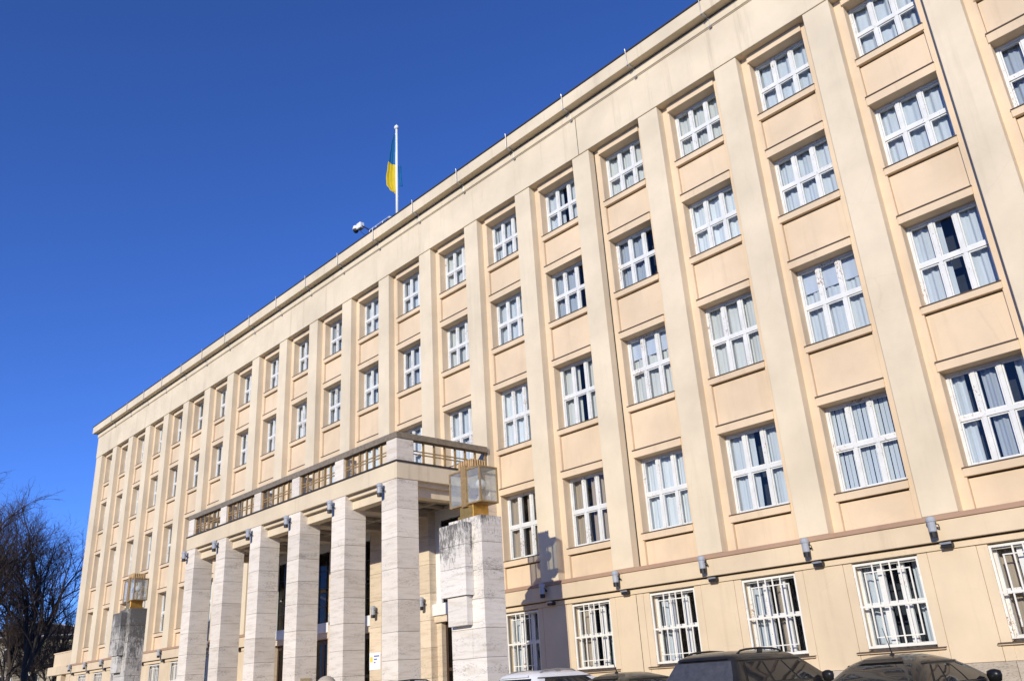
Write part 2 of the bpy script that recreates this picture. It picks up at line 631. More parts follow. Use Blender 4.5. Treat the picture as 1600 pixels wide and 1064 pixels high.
# ------------------------------------------------------------------ ground
g = MB().box(-1500, 1500, -1500, 1500, -0.6, 0).obj('ground', M['earth'])
tag(g, kind='structure')
g = MB().box(-140, 60, -14, 11.2, -0.3, 0.004).obj('road', M['asphalt'])
tag(g, kind='structure')
g = MB().box(-120, 60, 11.2, Y0 - 0.05, -0.3, 0.008).obj('parking_area', M['asphalt'])
tag(g, kind='structure')
pv = MB().box(-78, 60, 17.9, Y0 - 0.06, -0.2, 0.12).obj('pavement', M['paving'])
tag(pv, kind='structure')
kb = boxm('kerb', M['kerb'], 0.98, 0.15, 0.30, bevel=0.012)
for i in range(60):
    link('kerb_stone', kb, pv, (-58 + i * 1.0, 17.75, -0.16))
for i in range(8):
    o = MB().box(-1.0, 1.0, -0.06, 0.06, 0, 0.004).obj('road_marking', M['paintline'], None, (-40 + i * 6, 3.0, 0.005))
    tag(o, kind='structure')

# ------------------------------------------------------------------ the building
B = link('government_building', None)
tag(B, 'long cream five storey office block with tall pilasters and a pillared stone portico', 'building')
B.empty_display_size = 0.5
BD = 17.0   # depth of the block

# dark core behind the windows, and plain side and back walls
MB().box(XL + 0.35, XR, Y0 + 1.35, Y0 + BD - 0.4, 0.1, 22.0).obj('rooms', M['dark'], B)
MB().box(XL + 0.02, XL + 0.32, Y0 + 1.2, Y0 + BD, 0, 22.1).obj('side_wall', M['pil'], B)
MB().box(XL + 0.33, XR, Y0 + BD - 0.3, Y0 + BD, 0, 22.1).obj('back_wall', M['pil'], B)

# pilasters
pil_m = MB().box(0, PW, 0, 0.95, 0, ZF - ZS).mesh('pilaster', M['pil'], bevel=0.012)
for i in range(FIRST, LAST + 1):
    if i == 1:
        MB().box(XL, X(1), Y0, Y0 + 1.2, ZS, ZF).obj('pilaster', M['pil'], B, bevel=0.012)
    else:
        link('pilaster', pil_m, B, (X(i) - PW, Y0, ZS))

# strips beside each pilaster, panels, sills, lintels
CL = BAY - PW                      # clear bay
OPW = CL - 2 * STRIP               # opening width
strip_m = MB().box(0, STRIP, 0, 0.62, 0, ZF - ZS).mesh('jamb_strip', M['strip'], bevel=0.006)
panels, sills, lints, sflash, lflash = [], [], [], [], []
for k, (st, sb, lb, lt) in enumerate(ROWS):
    pb = ROWS[k + 1][3] if k < 3 else ZS
    panels.append((boxm('spandrel_panel', M['panel'], OPW - 0.012, 0.4, sb - pb - 0.012 - 0.045, bevel=0.006), pb))
    sills.append(MB().prism([(0.29, sb - st), (0.29, -0.02), (0.66, 0.012), (0.66, sb - st)], -0.03, OPW + 0.03)
                 .mesh('window_sill', M['strip']))
    sflash.append(MB().prism([(0.265, -0.035), (0.265, -0.012), (0.655, 0.03), (0.655, 0.013), (0.288, -0.018), (0.28, -0.035)], -0.04, OPW + 0.04)
                  .mesh('sill_flashing', M['flash']))
    lints.append(boxm('lintel', M['strip'], OPW + 0.04, 0.45, lt - lb - (0.0 if k else 0.004), bevel=0.006))
    lflash.append(MB().prism([(0.0, 0.0), (0.0, 0.034), (0.17, 0.06), (0.17, 0.02)], 0, OPW + 0.05).mesh('lintel_flashing', M['flash']))

# windows -----------------------------------------------------------
def window_frame_mesh(h, w=OPW):
    mb = MB()
    fw, mw, tw = 0.075, 0.105, 0.12
    mb.box(0, fw, 0, 0.10, 0, h).box(w - fw, w, 0, 0.10, 0, h)
    mb.box(fw, w - fw, 0, 0.10, 0, fw).box(fw, w - fw, 0, 0.10, h - fw, h)
    zt = h * 0.50
    mb.box(fw, w - fw, -0.012, 0.09, zt - tw / 2, zt + tw / 2)
    pw = (w - 2 * fw - 2 * mw) / 3
    xs = [fw + i * (pw + mw) for i in range(3)]
    for i in (0, 1):
        for z0, z1 in ((fw, zt - tw / 2), (zt + tw / 2, h - fw)):
            mb.box(xs[i] + pw, xs[i] + pw + mw, -0.006, 0.094, z0, z1)
    # sashes
    for x in xs:
        for z0, z1 in ((fw, zt - tw / 2), (zt + tw / 2, h - fw)):
            s, y0, y1 = 0.035, 0.022, 0.07
            a, b, c, d = x + 0.006, x + pw - 0.006, z0 + 0.006, z1 - 0.006
            mb.box(a, a + s, y0, y1, c, d).box(b - s, b, y0, y1, c, d)
            mb.box(a + s, b - s, y0, y1, c, c + s).box(a + s, b - s, y0, y1, d - s, d)
    panes = []
    for x in xs:
        for z0, z1 in ((fw, zt - tw / 2), (zt + tw / 2, h - fw)):
            panes.append((x + 0.03, z0 + 0.03, pw - 0.06, z1 - z0 - 0.06))
    return mb.mesh('window_frame', M['white']), panes


def inner_frame_mesh(h, w=OPW):
    mb = MB()
    fw, mw = 0.09, 0.11
    y0, y1 = 0.115, 0.165
    mb.box(0, fw, y0, y1, 0, h).box(w - fw, w, y0, y1, 0, h).box(fw, w - fw, y0, y1, 0, fw).box(fw, w - fw, y0, y1, h - fw, h)
    zt = h * 0.5
    mb.box(fw, w - fw, y0, y1, zt - 0.05, zt + 0.05)
    pw = (w - 2 * fw - 2 * mw) / 3
    for i in (0, 1):
        x = fw + (i + 1) * pw + i * mw
        for z0, z1 in ((fw, zt - 0.05), (zt + 0.05, h - fw)):
            mb.box(x, x + mw, y0 + 0.004, y1 - 0.004, z0, z1)
    return mb.mesh('inner_frame', M['white'])


def curtain_mesh(w, h, x0, x1, z0, z1, mat, seed, bunch=1.0):
    r = random.Random(seed)
    ph, k1, k2 = r.uniform(0, 6), r.uniform(14, 22) * bunch, r.uniform(31, 45) * bunch
    nn = max(10, int((x1 - x0) * 40))
    drift = r.uniform(-0.06, 0.06)

    def fn(u, v):
        x = x0 + (x1 - x0) * u + drift * v * u
        z = z0 + (z1 - z0) * v
        sag = 0.05 * math.sin(3.1 * u + ph) * (1 - v) if z0 > 0.1 else 0
        y = 0.225 + 0.03 * math.sin(k1 * x + ph + 0.4 * v) + 0.018 * math.sin(k2 * x + 2 * ph)
        return (x, y, z + sag)
    return MB().grid(fn, nn, 3).mesh('curtain', mat, smooth=True, fixn=False)


WH = [r[2] - r[0] for r in ROWS]
wf = [window_frame_mesh(h) for h in WH]
wi = [inner_frame_mesh(h) for h in WH]
pane_m = []
for (fm, ps) in wf:
    pane_m.append([MB().box(0, q[2], 0, 0.006, 0, q[3]).mesh('pane', M['glass']) for q in ps[:2]])
glaz_m = []
for (fm, ps) in wf:
    mb = MB()
    for x, z, w, h in ps:
        mb.box(x, x + w, 0.046, 0.052, z, z + h)
    glaz_m.append(mb.mesh('glazing', M['glass']))
WY = 0.67                          # window plane behind the pilaster front
CUR = {}


def curtains_for(row, style):
    var = rnd.randrange(4)
    key = (row, style, var)
    if key in CUR:
        return CUR[key]
    CW = M[('cur_w', 'cur_w2', 'cur_w3', 'cur_w')[var]]
    h = WH[row]
    w = OPW
    sd = row * 31 + style * 7 + var * 101
    out = []
    if style == 0:      # full white net
        out = [curtain_mesh(w, h, 0.03, w - 0.03, 0.02, h - 0.03, CW, sd)]
    elif style == 1:    # two halves with a dark gap
        out = [curtain_mesh(w, h, 0.03, w * 0.42, 0.02, h - 0.03, CW, sd, 1.4),
               curtain_mesh(w, h, w * 0.60, w - 0.03, 0.02, h - 0.03, CW, sd + 1, 1.4)]
    elif style == 2:    # blind over the upper half, net below on one side
        out = [MB().box(0.05, w - 0.05, 0.172, 0.177, h * 0.70, h - 0.04).mesh('roller_blind', M['cur_blind']),
               curtain_mesh(w, h, 0.03, w - 0.03, 0.02, h - 0.03, CW, sd + 2)]
    elif style == 3:    # grey drape left, open right
        out = [curtain_mesh(w, h, 0.03, w * 0.62, 0.02, h - 0.03, M['cur_g'], sd, 1.2),
               curtain_mesh(w, h, w * 0.88, w - 0.03, 0.02, h - 0.03, CW, sd + 4, 1.6)]
    elif style == 4:    # beige
        out = [curtain_mesh(w, h, 0.03, w * 0.36, 0.02, h - 0.03, M['cur_b'], sd, 1.3),
               curtain_mesh(w, h, w * 0.44, w * 0.74, 0.02, h - 0.03, M['cur_b'], sd + 5, 1.3),
               curtain_mesh(w, h, w * 0.86, w - 0.03, 0.02, h - 0.03, CW, sd + 6, 1.3)]
    elif style == 5:    # net only on the lower part
        out = [curtain_mesh(w, h, 0.03, w - 0.03, 0.02, h * 0.55, CW, sd)]
    elif style == 6:    # open, thin stacks at the edges
        out = [curtain_mesh(w, h, 0.03, w * 0.2, 0.02, h - 0.03, CW, sd, 1.8),
               curtain_mesh(w, h, w * 0.40, w * 0.70, 0.02, h - 0.03, M['cur_g'], sd + 3, 1.3),
               curtain_mesh(w, h, w * 0.82, w - 0.03, 0.02, h - 0.03, CW, sd + 1, 1.8)]
    elif style == 7:    # vertical blinds
        mb = MB()
        k = 0
        x = 0.06
        while x < w - 0.14:
            mb.box(x, x + 0.105, 0.20 + 0.02 * (k % 2), 0.204 + 0.02 * (k % 2), 0.05, h - 0.05)
            x += 0.125
            k += 1
        out = [mb.mesh('vertical_blind', CW)]
    CUR[key] = out
    return out


STYLES = {(2, 17): 2, (2, 19): 2, (3, 15): 4, (3, 16): 4, (3, 19): 7, (3, 18): 1, (2, 20): 1, (3, 20): 6, (1, 17): 3, (1, 18): 0,
          (1, 19): 0, (1, 20): 0, (2, 18): 0, (0, 18): 0, (0, 19): 0, (0, 20): 0, (0, 17): 0, (3, 17): 0}


def place_window(xo, row, near, bay):
    st = ROWS[row][0]
    wnd = link('window', wf[row][0], B, (xo, Y0 + WY, st))
    if near:
        link('inner_frame', wi[row], wnd)
        for k, (x, z, w, h) in enumerate(wf[row][1]):
            link('pane', pane_m[row][k % 2], wnd, (x, 0.045, z))
    else:
        link('glazing', glaz_m[row], wnd)
    sty = rnd.choice([0, 0, 0, 0, 0, 0, 0, 1, 1, 2, 2, 3, 4, 6, 7, 7]) if near else rnd.choice([0, 0, 0, 1, 3])
    if row <= 1 and sty in (2, 4):
        sty = rnd.choice([0, 0, 5, 1])
    if sty == 4:
        sty = 0
    sty = STYLES.get((row, bay), sty)
    for cm in curtains_for(row, sty):
        link(cm.name.split('.')[0], cm, wnd)


PORT = range(10, 15)               # bays behind the portico have no lower window row
for i in range(FIRST, LAST):
    x0 = X(i)                      # right edge of pilaster i
    x1 = X(i + 1) - PW
    link('jamb_strip', strip_m, B, (x0, Y0 + 0.33, ZS))
    link('jamb_strip', strip_m, B, (x1 - STRIP, Y0 + 0.33, ZS))
    xo = x0 + STRIP
    for k, (st, sb, lb, lt) in enumerate(ROWS):
        if k == 3 and i in PORT:
            continue
        pm, pb = panels[k]
        link('spandrel_panel', pm, B, (xo + 0.006, Y0 + 0.42, pb + 0.012))
        link('window_sill', sills[k], B, (xo, Y0, st))
        link('sill_flashing', sflash[k], B, (xo, Y0, st))
        link('lintel', lints[k], B, (xo - 0.02, Y0 + (0.285 if k else 0.26), lb))
        if k:
            link('lintel_flashing', lflash[k], B, (xo - 0.025, Y0 + 0.262, lt + 0.001))
        place_window(xo, k, i >= 11, i)
    if i in PORT:
        # plain wall behind the portico roof
        MB().box(x0 + STRIP, x1 - STRIP, Y0 + 0.42, Y0 + 0.8, 7.75, 9.55).obj('spandrel_panel', M['panel'], B)

# frieze, ledge, cornice
MB().box(XL - 0.03, XR, Y0 - 0.035, Y0 + 1.3, ZF + 0.003, 21.76).obj('frieze', M['frieze'], B, bevel=0.01)
MB().box(XL - 0.09, XR, Y0 - 0.095, Y0 + 1.3, 21.80, 22.11).obj('cornice_band', M['frieze'], B, bevel=0.008)
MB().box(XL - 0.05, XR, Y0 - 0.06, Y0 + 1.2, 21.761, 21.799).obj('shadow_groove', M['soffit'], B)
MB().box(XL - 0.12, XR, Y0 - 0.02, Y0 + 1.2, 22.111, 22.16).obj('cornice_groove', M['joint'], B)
MB().box(XL - 0.42, XR, Y0 - 0.43, Y0 + 1.4, 22.161, 22.70).obj('cornice', M['frieze'], B, bevel=0.012)
MB().box(XL - 0.46, XR, Y0 - 0.47, Y0 + BD + 0.3, 22.702, 22.745).obj('roof_edge', M['roofmetal'], B)
rf = MB()
rf.prism([(Y0 - 0.40, 22.747), (Y0 + BD * 0.5, 23.6), (Y0 + BD + 0.25, 22.747)], XL - 0.4, XR)
rf.obj('roof', M['roofmetal'], B)

# lightning wire clamps on the cornice, one per bay
cl = MB()
cl.tube([(0, -0.50, 0.66), (0, -0.485, 0.58), (0, -0.485, 0.02), (0, -0.47, -0.03), (0, -0.36, -0.03)], 0.018, 6)
cl.box(-0.06, 0.06, -0.40, -0.22, -0.045, -0.012)
cl.tube([(0.0, -0.20, -0.05), (0.05, -0.11, -0.14), (0.05, -0.105, -0.42)], 0.014, 6)
cl.box(0.0, 0.10, -0.14, -0.07, -0.46, -0.41)
cl_m = cl.mesh('cornice_clamp', M['steel'])
for i in range(2, LAST):
    link('cornice_clamp', cl_m, B, (X(i - 0.2), Y0, 22.17))

# expansion joint by the seventeenth pilaster
MB().box(X(16.86), X(16.86) + 0.025, Y0 - 0.0385, Y0, ZF + 0.01, 21.75).obj('expansion_joint', M['joint'], B)
MB().box(X(17), X(17) + 0.03, Y0 + 0.31, Y0 + 0.34, ZS, ZF).obj('expansion_joint', M['joint'], B)

# string course and bands under it
PX0, PX1 = X(9.73), X(15.02)       # portico extent along the wall
for a, b_ in ((X(0.45), PX0 + 0.1), (PX1 - 0.1, XR)):
    MB().prism([(Y0 + 0.3, 4.484), (Y0 - 0.01, 4.48), (Y0 - 0.10, 4.365), (Y0 - 0.10, 4.35), (Y0 + 0.3, 4.35)], a, b_).obj('string_course', M['mould'], B)
    MB().box(a, b_, Y0 - 0.06, Y0 + 0.8, 3.87, 4.349).obj('upper_band', M['gwall'], B, bevel=0.008)
    MB().box(a, b_, Y0 + 0.085, Y0 + 0.8, 3.69, 3.835).obj('lower_band', M['gwall'], B, bevel=0.006)

# ground floor: pier panels, jambs, aprons, windows with grilles
GW0, GW1 = 1.62, 3.66              # opening
GWW = 1.68
pier_m = None
gj_m = boxm('jamb_panel', M['gwall'], 0.235, 0.60, 3.688 - 1.17, bevel=0.006)
pier_w = BAY - GWW - 2 * 0.235 - 0.02
pier_m = boxm('pier_panel', M['gwall'], pier_w, 0.62, 3.688 - 1.17, bevel=0.008)
apron_m = boxm('apron', M['gwall'], GWW, 0.5, 1.50 - 1.17, bevel=0.004)
gsill_m = MB().prism([(-0.03, 0), (-0.03, 0.03), (0.4, 0.12), (0.4, 0)], -0.28, GWW + 0.20).mesh('window_sill', M['strip'])
gsf_m = MB().prism([(-0.05, 0.022), (-0.05, 0.034), (0.36, 0.13), (0.36, 0.122), (-0.031, 0.031), (-0.031, 0.022)], -0.29, GWW + 0.21).mesh('sill_flashing', M['flash'])
GH = GW1 - 0.02 - GW0


def grille_mesh():
    mb = MB()
    w, h = GWW - 0.01, GH
    t = 0.055
    mb.box(0, t, 0, 0.04, 0, h).box(w - t, w, 0, 0.04, 0, h).box(t, w - t, 0, 0.04, 0, t).box(t, w - t, 0, 0.04, h - t, h)
    zm = h * 0.49
    mb.box(t, w - t, -0.006, 0.034, zm - 0.04, zm + 0.012)
    s = 0.036
    # vertical bars
    bx = [0.26, 0.48, 0.71, 0.93, 1.17, 1.40]
    for i, x in enumerate(bx):
        if i in (0, 5):
            mb.box(x, x + s, 0.006, 0.03, 0.26, zm - 0.045)
            mb.box(x, x + s, 0.006, 0.03, zm + 0.015, h - 0.25)
        else:
            mb.box(x, x + s, 0.006, 0.03, t, zm - 0.045)
            mb.box(x, x + s, 0.006, 0.03, zm + 0.015, h - t)
    # the inset rectangle's top and bottom bars
    mb.box(bx[0] - 0.002, bx[5] + s + 0.002, 0.0, 0.026, 0.232, 0.258)
    mb.box(bx[0] - 0.002, bx[5] + s + 0.002, 0.0, 0.026, h - 0.248, h - 0.22)
    # hinge lugs
    for z in (0.25, zm - 0.02, h - 0.32):
        mb.box(-0.05, 0.0, 0.0, 0.03, z, z + 0.05)
    return mb.mesh('window_grille', M['grille'])


gr_m = grille_mesh()


def ground_frame():
    mb = MB()
    w, h = GWW, GH
    f, y0, y1 = 0.08, 0.0, 0.09
    mb.box(0, f, y0, y1, 0, h).box(w - f, w, y0, y1, 0, h).box(f, w - f, y0, y1, 0, f).box(f, w - f, y0, y1, h - f, h)
    zt = h * 0.5
    mb.box(f, w - f, y0 - 0.01, y1 - 0.01, zt - 0.06, zt + 0.06)
    for x in (0.50, 1.02):
        for z0, z1 in ((f, zt - 0.06), (zt + 0.06, h - f)):
            mb.box(x, x + 0.17, y0 - 0.005, y1 - 0.005, z0, z1)
    panes = []
    for a, b_ in ((f, 0.50), (0.67, 1.02), (1.19, w - f)):
        for z0, z1 in ((f, zt - 0.06), (zt + 0.06, h - f)):
            panes.append((a, z0, b_ - a, z1 - z0))
    return mb.mesh('window_frame', M['white']), panes


gf_m, gpan = ground_frame()
gp_m = [MB().box(0, w, 0, 0.006, 0, h).mesh('pane', M['glass']) for (x, z, w, h) in gpan]
gcur = []
for s_ in range(3):
    cs = []
    a = [(0.03, 0.55, 1.15, 1.62), (0.03, 0.40, 0.75, 1.2), (0.05, 0.5, 1.3, 1.64)][s_]
    for q in (0, 2):
        cs.append(curtain_mesh(GWW, GH, a[q], a[q + 1], 0.03, GH - 0.03, M['cur_w'] if (s_ + q) % 3 else M['cur_b'], s_ * 9 + q, 1.3))
    gcur.append(cs)

for i in range(0, LAST):
    cx = X(i + 1) - BAY + (BAY - PW) / 2            # window centre
    if i == 0:
        cx = X(0.3)
        continue
    if 10 <= i <= 14:
        continue
    wx = cx - GWW / 2
    link('jamb_panel', gj_m, B, (wx - 0.235, Y0 + 0.138, 1.17))
    link('jamb_panel', gj_m, B, (wx + GWW, Y0 + 0.138, 1.17))
    link('pier_panel', pier_m, B, (wx + GWW + 0.245, Y0 + 0.13, 1.17))
    link('apron', apron_m, B, (wx, Y0 + 0.15, 1.17))
    link('window_sill', gsill_m, B, (wx, Y0 + 0.09, 1.502))
    link('sill_flashing', gsf_m, B, (wx, Y0 + 0.09, 1.502))
    wnd = link('ground_floor_window', gf_m, B, (wx, Y0 + 0.42, GW0))
    for k, (x, z, w, h) in enumerate(gpan):
        link('pane', gp_m[k], wnd, (x, 0.04, z))
    for cm in gcur[rnd.randrange(3)]:
        link('curtain', cm, wnd)
    link('window_grille', gr_m, B, (wx + 0.005, Y0 + 0.165, GW0))
MB().box(X(16.96), X(16.96) + 0.014, Y0 + 0.122, Y0 + 0.14, 1.17, 3.68).obj('expansion_joint', M['joint'], B)
# corner pier at the far left end
MB().box(X(0.62), X(1.0) + 0.14, Y0 + 0.13, Y0 + 0.7, 1.17, 3.688).obj('pier_panel', M['gwall'], B)
# plinth: stone slabs
pl_m = boxm('plinth_slab', M['plinth'], 1.64, 0.6, 1.165, bevel=0.008)
x = XL
while x < XR - 1:
    if not (PX0 - 0.3 < x + 0.8 < PX1 + 0.2):
        link('plinth_slab', pl_m, B, (x, Y0 + 0.03, 0.0))
    x += 1.65

# low wing at the left end
MB().box(X(-0.74), XL - 0.003, Y0 + 0.15, Y0 + 9, 4.486, 5.42).obj('wing_parapet', M['gwall'], B, bevel=0.01)
MB().box(X(-0.78), XL - 0.003, Y0 + 0.11, Y0 + 9.05, 5.421, 5.50).obj('parapet_coping', M['strip'], B)
MB().box(X(-0.93), X(0.45), Y0 - 0.06, Y0 + 9.2, 3.87, 4.48).obj('wing_band', M['gwall'], B, bevel=0.01)
MB().box(X(-0.74), X(0.62) - 0.01, Y0 + 0.9, Y0 + 9, 0, 3.868).obj('wing_wall', M['gwall'], B)
MB().box(X(-0.30), X(0.0), Y0 + 0.08, Y0 + 0.9, 0, 3.868).obj('wing_pier', M['gwall'], B, bevel=0.008)
MB().box(X(0.35), X(0.62) - 0.01, Y0 + 0.08, Y0 + 0.9, 0, 3.868).obj('wing_pier', M['gwall'], B, bevel=0.008)

# ------------------------------------------------------------------ portico (parts of the building)
D = 4.35
YP = Y0 - D                        # front of the pillars
PILW = 0.92
Z_FAS0, Z_FAS1 = 8.20, 8.80


def coursed(parent, name, mat, x0, x1, y0, y1, z0, z1, course, bevel=0.007, gap=0.008, split=0.0, seed=0, vary=0.0):
    """stack of stone blocks"""
    r = random.Random(seed)
    z = z1
    k = 0
    while z > z0 + 0.02:
        h = min(course * (1 + r.uniform(-vary, vary)), z - z0)
        if z - h - z0 < 0.25:
            h = z - z0
        j = r.uniform(-0.0025, 0.0025)
        if split and k % 2 == 0:
            xm = x0 + (x1 - x0) * split
            MB().box(x0 + j, xm - gap / 2, y0 + j, y1, z - h + gap, z).obj(name, mat, parent, bevel=bevel)
            MB().box(xm + gap / 2, x1 + j, y0 - j, y1, z - h + gap, z).obj(name, mat, parent, bevel=bevel)
        else:
            MB().box(x0 + j, x1 + j, y0 + j, y1, z - h + gap, z).obj(name, mat, parent, bevel=bevel)
        z -= h
        k += 1


for nb in range(10, 16):
    xr_ = X(nb) + 0.05
    p_ = MB().box(xr_ - PILW + 0.03, xr_ - 0.03, YP + 0.03, YP + PILW - 0.03, 0.1, 8.19).obj('portico_pillar', M['joint'], B)
    coursed(p_, 'stone_block', M['trav'], xr_ - PILW, xr_, YP, YP + PILW, 0.45, 8.195, 0.93, seed=nb, vary=0.12)
# stone plaque on the fourth pillar
xr_ = X(13) + 0.05
pq = MB().box(0, 0.012, 0, 0.46, 0, 0.34).obj('wall_plaque', simple('weathered_brass_plaque', (0.46, 0.37, 0.22), rough=0.6, var=0.3, scale=14), B, (xr_ + 0.002, YP + 0.24, 1.62))

# roof slab, stepped architrave, coffered ceiling
PL, PR = X(9.73) - 0.02, X(15.0) + 0.05
MB().box(PL - 0.02, PR + 0.02, YP - 0.02, Y0 + 0.3, Z_FAS0, Z_FAS1).obj('portico_fascia', M['slab'], B, bevel=0.01)
MB().box(PL - 0.07, PR + 0.07, YP - 0.07, Y0 + 0.3, Z_FAS1 + 0.002, Z_FAS1 + 0.045).obj('portico_flashing', M['roofmetal'], B)
for i, (dz0, dz1, ins) in enumerate(((8.05, 8.199, 0.16), (7.70, 8.049, 0.34))):
    t = 0.5 - ins * 0.3
    ar = MB()
    ar.box(PL + ins, PR - ins, YP + ins, YP + ins + t, dz0, dz1)
    ar.box(PR - ins - t, PR - ins, YP + ins + t, Y0 + 0.3, dz0, dz1)
    ar.box(PL + ins, PL + ins + t, YP + ins + t, Y0 + 0.3, dz0, dz1)
    ar.obj('architrave', M['slab'], B)
for nb in range(11, 15):
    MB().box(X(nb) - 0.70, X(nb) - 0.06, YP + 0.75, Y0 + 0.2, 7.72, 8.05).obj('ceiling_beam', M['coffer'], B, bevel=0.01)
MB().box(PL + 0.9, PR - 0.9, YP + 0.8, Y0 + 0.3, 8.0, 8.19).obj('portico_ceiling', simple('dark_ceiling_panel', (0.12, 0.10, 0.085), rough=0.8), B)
for nb in range(10, 15):
    xa, xb = X(nb) - 0.0, X(nb + 1) - 0.80
    for k in range(3):
        for j in range(3):
            x0_, x1_ = xa + (xb - xa) * k / 3, xa + (xb - xa) * (k + 1) / 3
            y0_, y1_ = YP + 0.95 + j * 1.05, YP + 0.95 + (j + 1) * 1.05
            mb = MB()
            e = 0.055
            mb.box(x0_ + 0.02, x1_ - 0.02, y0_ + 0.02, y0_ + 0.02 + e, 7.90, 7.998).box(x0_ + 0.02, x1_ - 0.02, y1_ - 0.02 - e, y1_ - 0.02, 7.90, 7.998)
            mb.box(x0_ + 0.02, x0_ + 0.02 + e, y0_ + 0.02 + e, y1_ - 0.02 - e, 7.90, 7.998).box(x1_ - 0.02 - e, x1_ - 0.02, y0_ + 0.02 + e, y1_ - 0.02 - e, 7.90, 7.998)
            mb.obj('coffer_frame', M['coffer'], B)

# platform and steps
pf = MB().box(PL - 0.6, PR + 0.6, YP - 0.6, Y0 + 0.3, 0.0, 0.45).obj('portico_platform', M['trav2'], B)
for k in range(2):
    MB().box(PL - 0.6, PR + 0.6, YP - 0.6 - 0.34 * (2 - k), YP - 0.6 - 0.34 * (1 - k), 0, 0.15 * (k + 1)).obj('step', M['trav2'], pf)

# balustrade: stone piers, bronze handrail, bronze grids
ZB0, ZB1 = Z_FAS1 + 0.047, 9.655
pr_m = boxm('balustrade_pier', M['trav'], 0.60, 0.60, ZB1 - ZB0, bevel=0.006)
pr_c = boxm('balustrade_pier', M['trav'], 0.62, 0.74, ZB1 - ZB0, bevel=0.006)
piers = []
for nb in range(10, 16):
    xr_ = X(nb) + 0.02
    if nb == 15:
        link('balustrade_pier', pr_c, B, (PR - 0.62, YP + 0.0, ZB0))
        piers.append((PR - 0.62, PR))
    else:
        xx = xr_ - 0.74 if nb > 10 else PL
        link('balustrade_pier', pr_m, B, (xx, YP + 0.0, ZB0))
        piers.append((xx, xx + 0.60))
hr = MB()
hr.box(PL - 0.03, PR + 0.03, YP - 0.03, YP + 0.26, ZB1 + 0.002, 9.885)
hr.box(PR - 0.26, PR + 0.03, YP + 0.26, Y0 - 0.06, ZB1 + 0.002, 9.885)
hr.box(PL - 0.03, PL + 0.26, YP + 0.26, Y0 - 0.06, ZB1 + 0.002, 9.885)
hr.obj('handrail', M['bronze_top'], B, bevel=0.01)
post_m = MB().box(-0.034, 0.034, -0.03, 0.03, ZB0, ZB1).mesh('rail_post', M['bronze'])


def rail_run(p0, p1, n):
    p0, p1 = Vector(p0), Vector(p1)
    d = p1 - p0
    rl = MB()
    along_x = abs(d.x) > abs(d.y)
    for z in (ZB0 + 0.34, ZB0 + 0.45):
        if along_x:
            rl.box(p0.x, p1.x, p0.y - 0.014, p0.y + 0.014, z - 0.021, z + 0.021)
        else:
            rl.box(p0.x - 0.014, p0.x + 0.014, p0.y, p1.y, z - 0.021, z + 0.021)
    z = ZB0 + 0.02
    run = rl.obj('rail_grid', M['bronze'], B)
    for k in range(n + 1):
        q = p0 + d * (k / n)
        o = link('rail_post', post_m, run, (q.x, q.y, 0))
        if not along_x:
            o.rotation_euler.z = math.pi / 2


for (a0, a1), (b0, b1) in zip(piers[:-1], piers[1:]):
    rail_run((a1 + 0.03, YP + 0.12, 0), (b0 - 0.03, YP + 0.12, 0), 6)
rail_run((PR - 0.12, YP + 0.78, 0), (PR - 0.12, Y0 - 0.1, 0), 7)
rail_run((PL + 0.12, YP + 0.64, 0), (PL + 0.12, Y0 - 0.1, 0), 7)

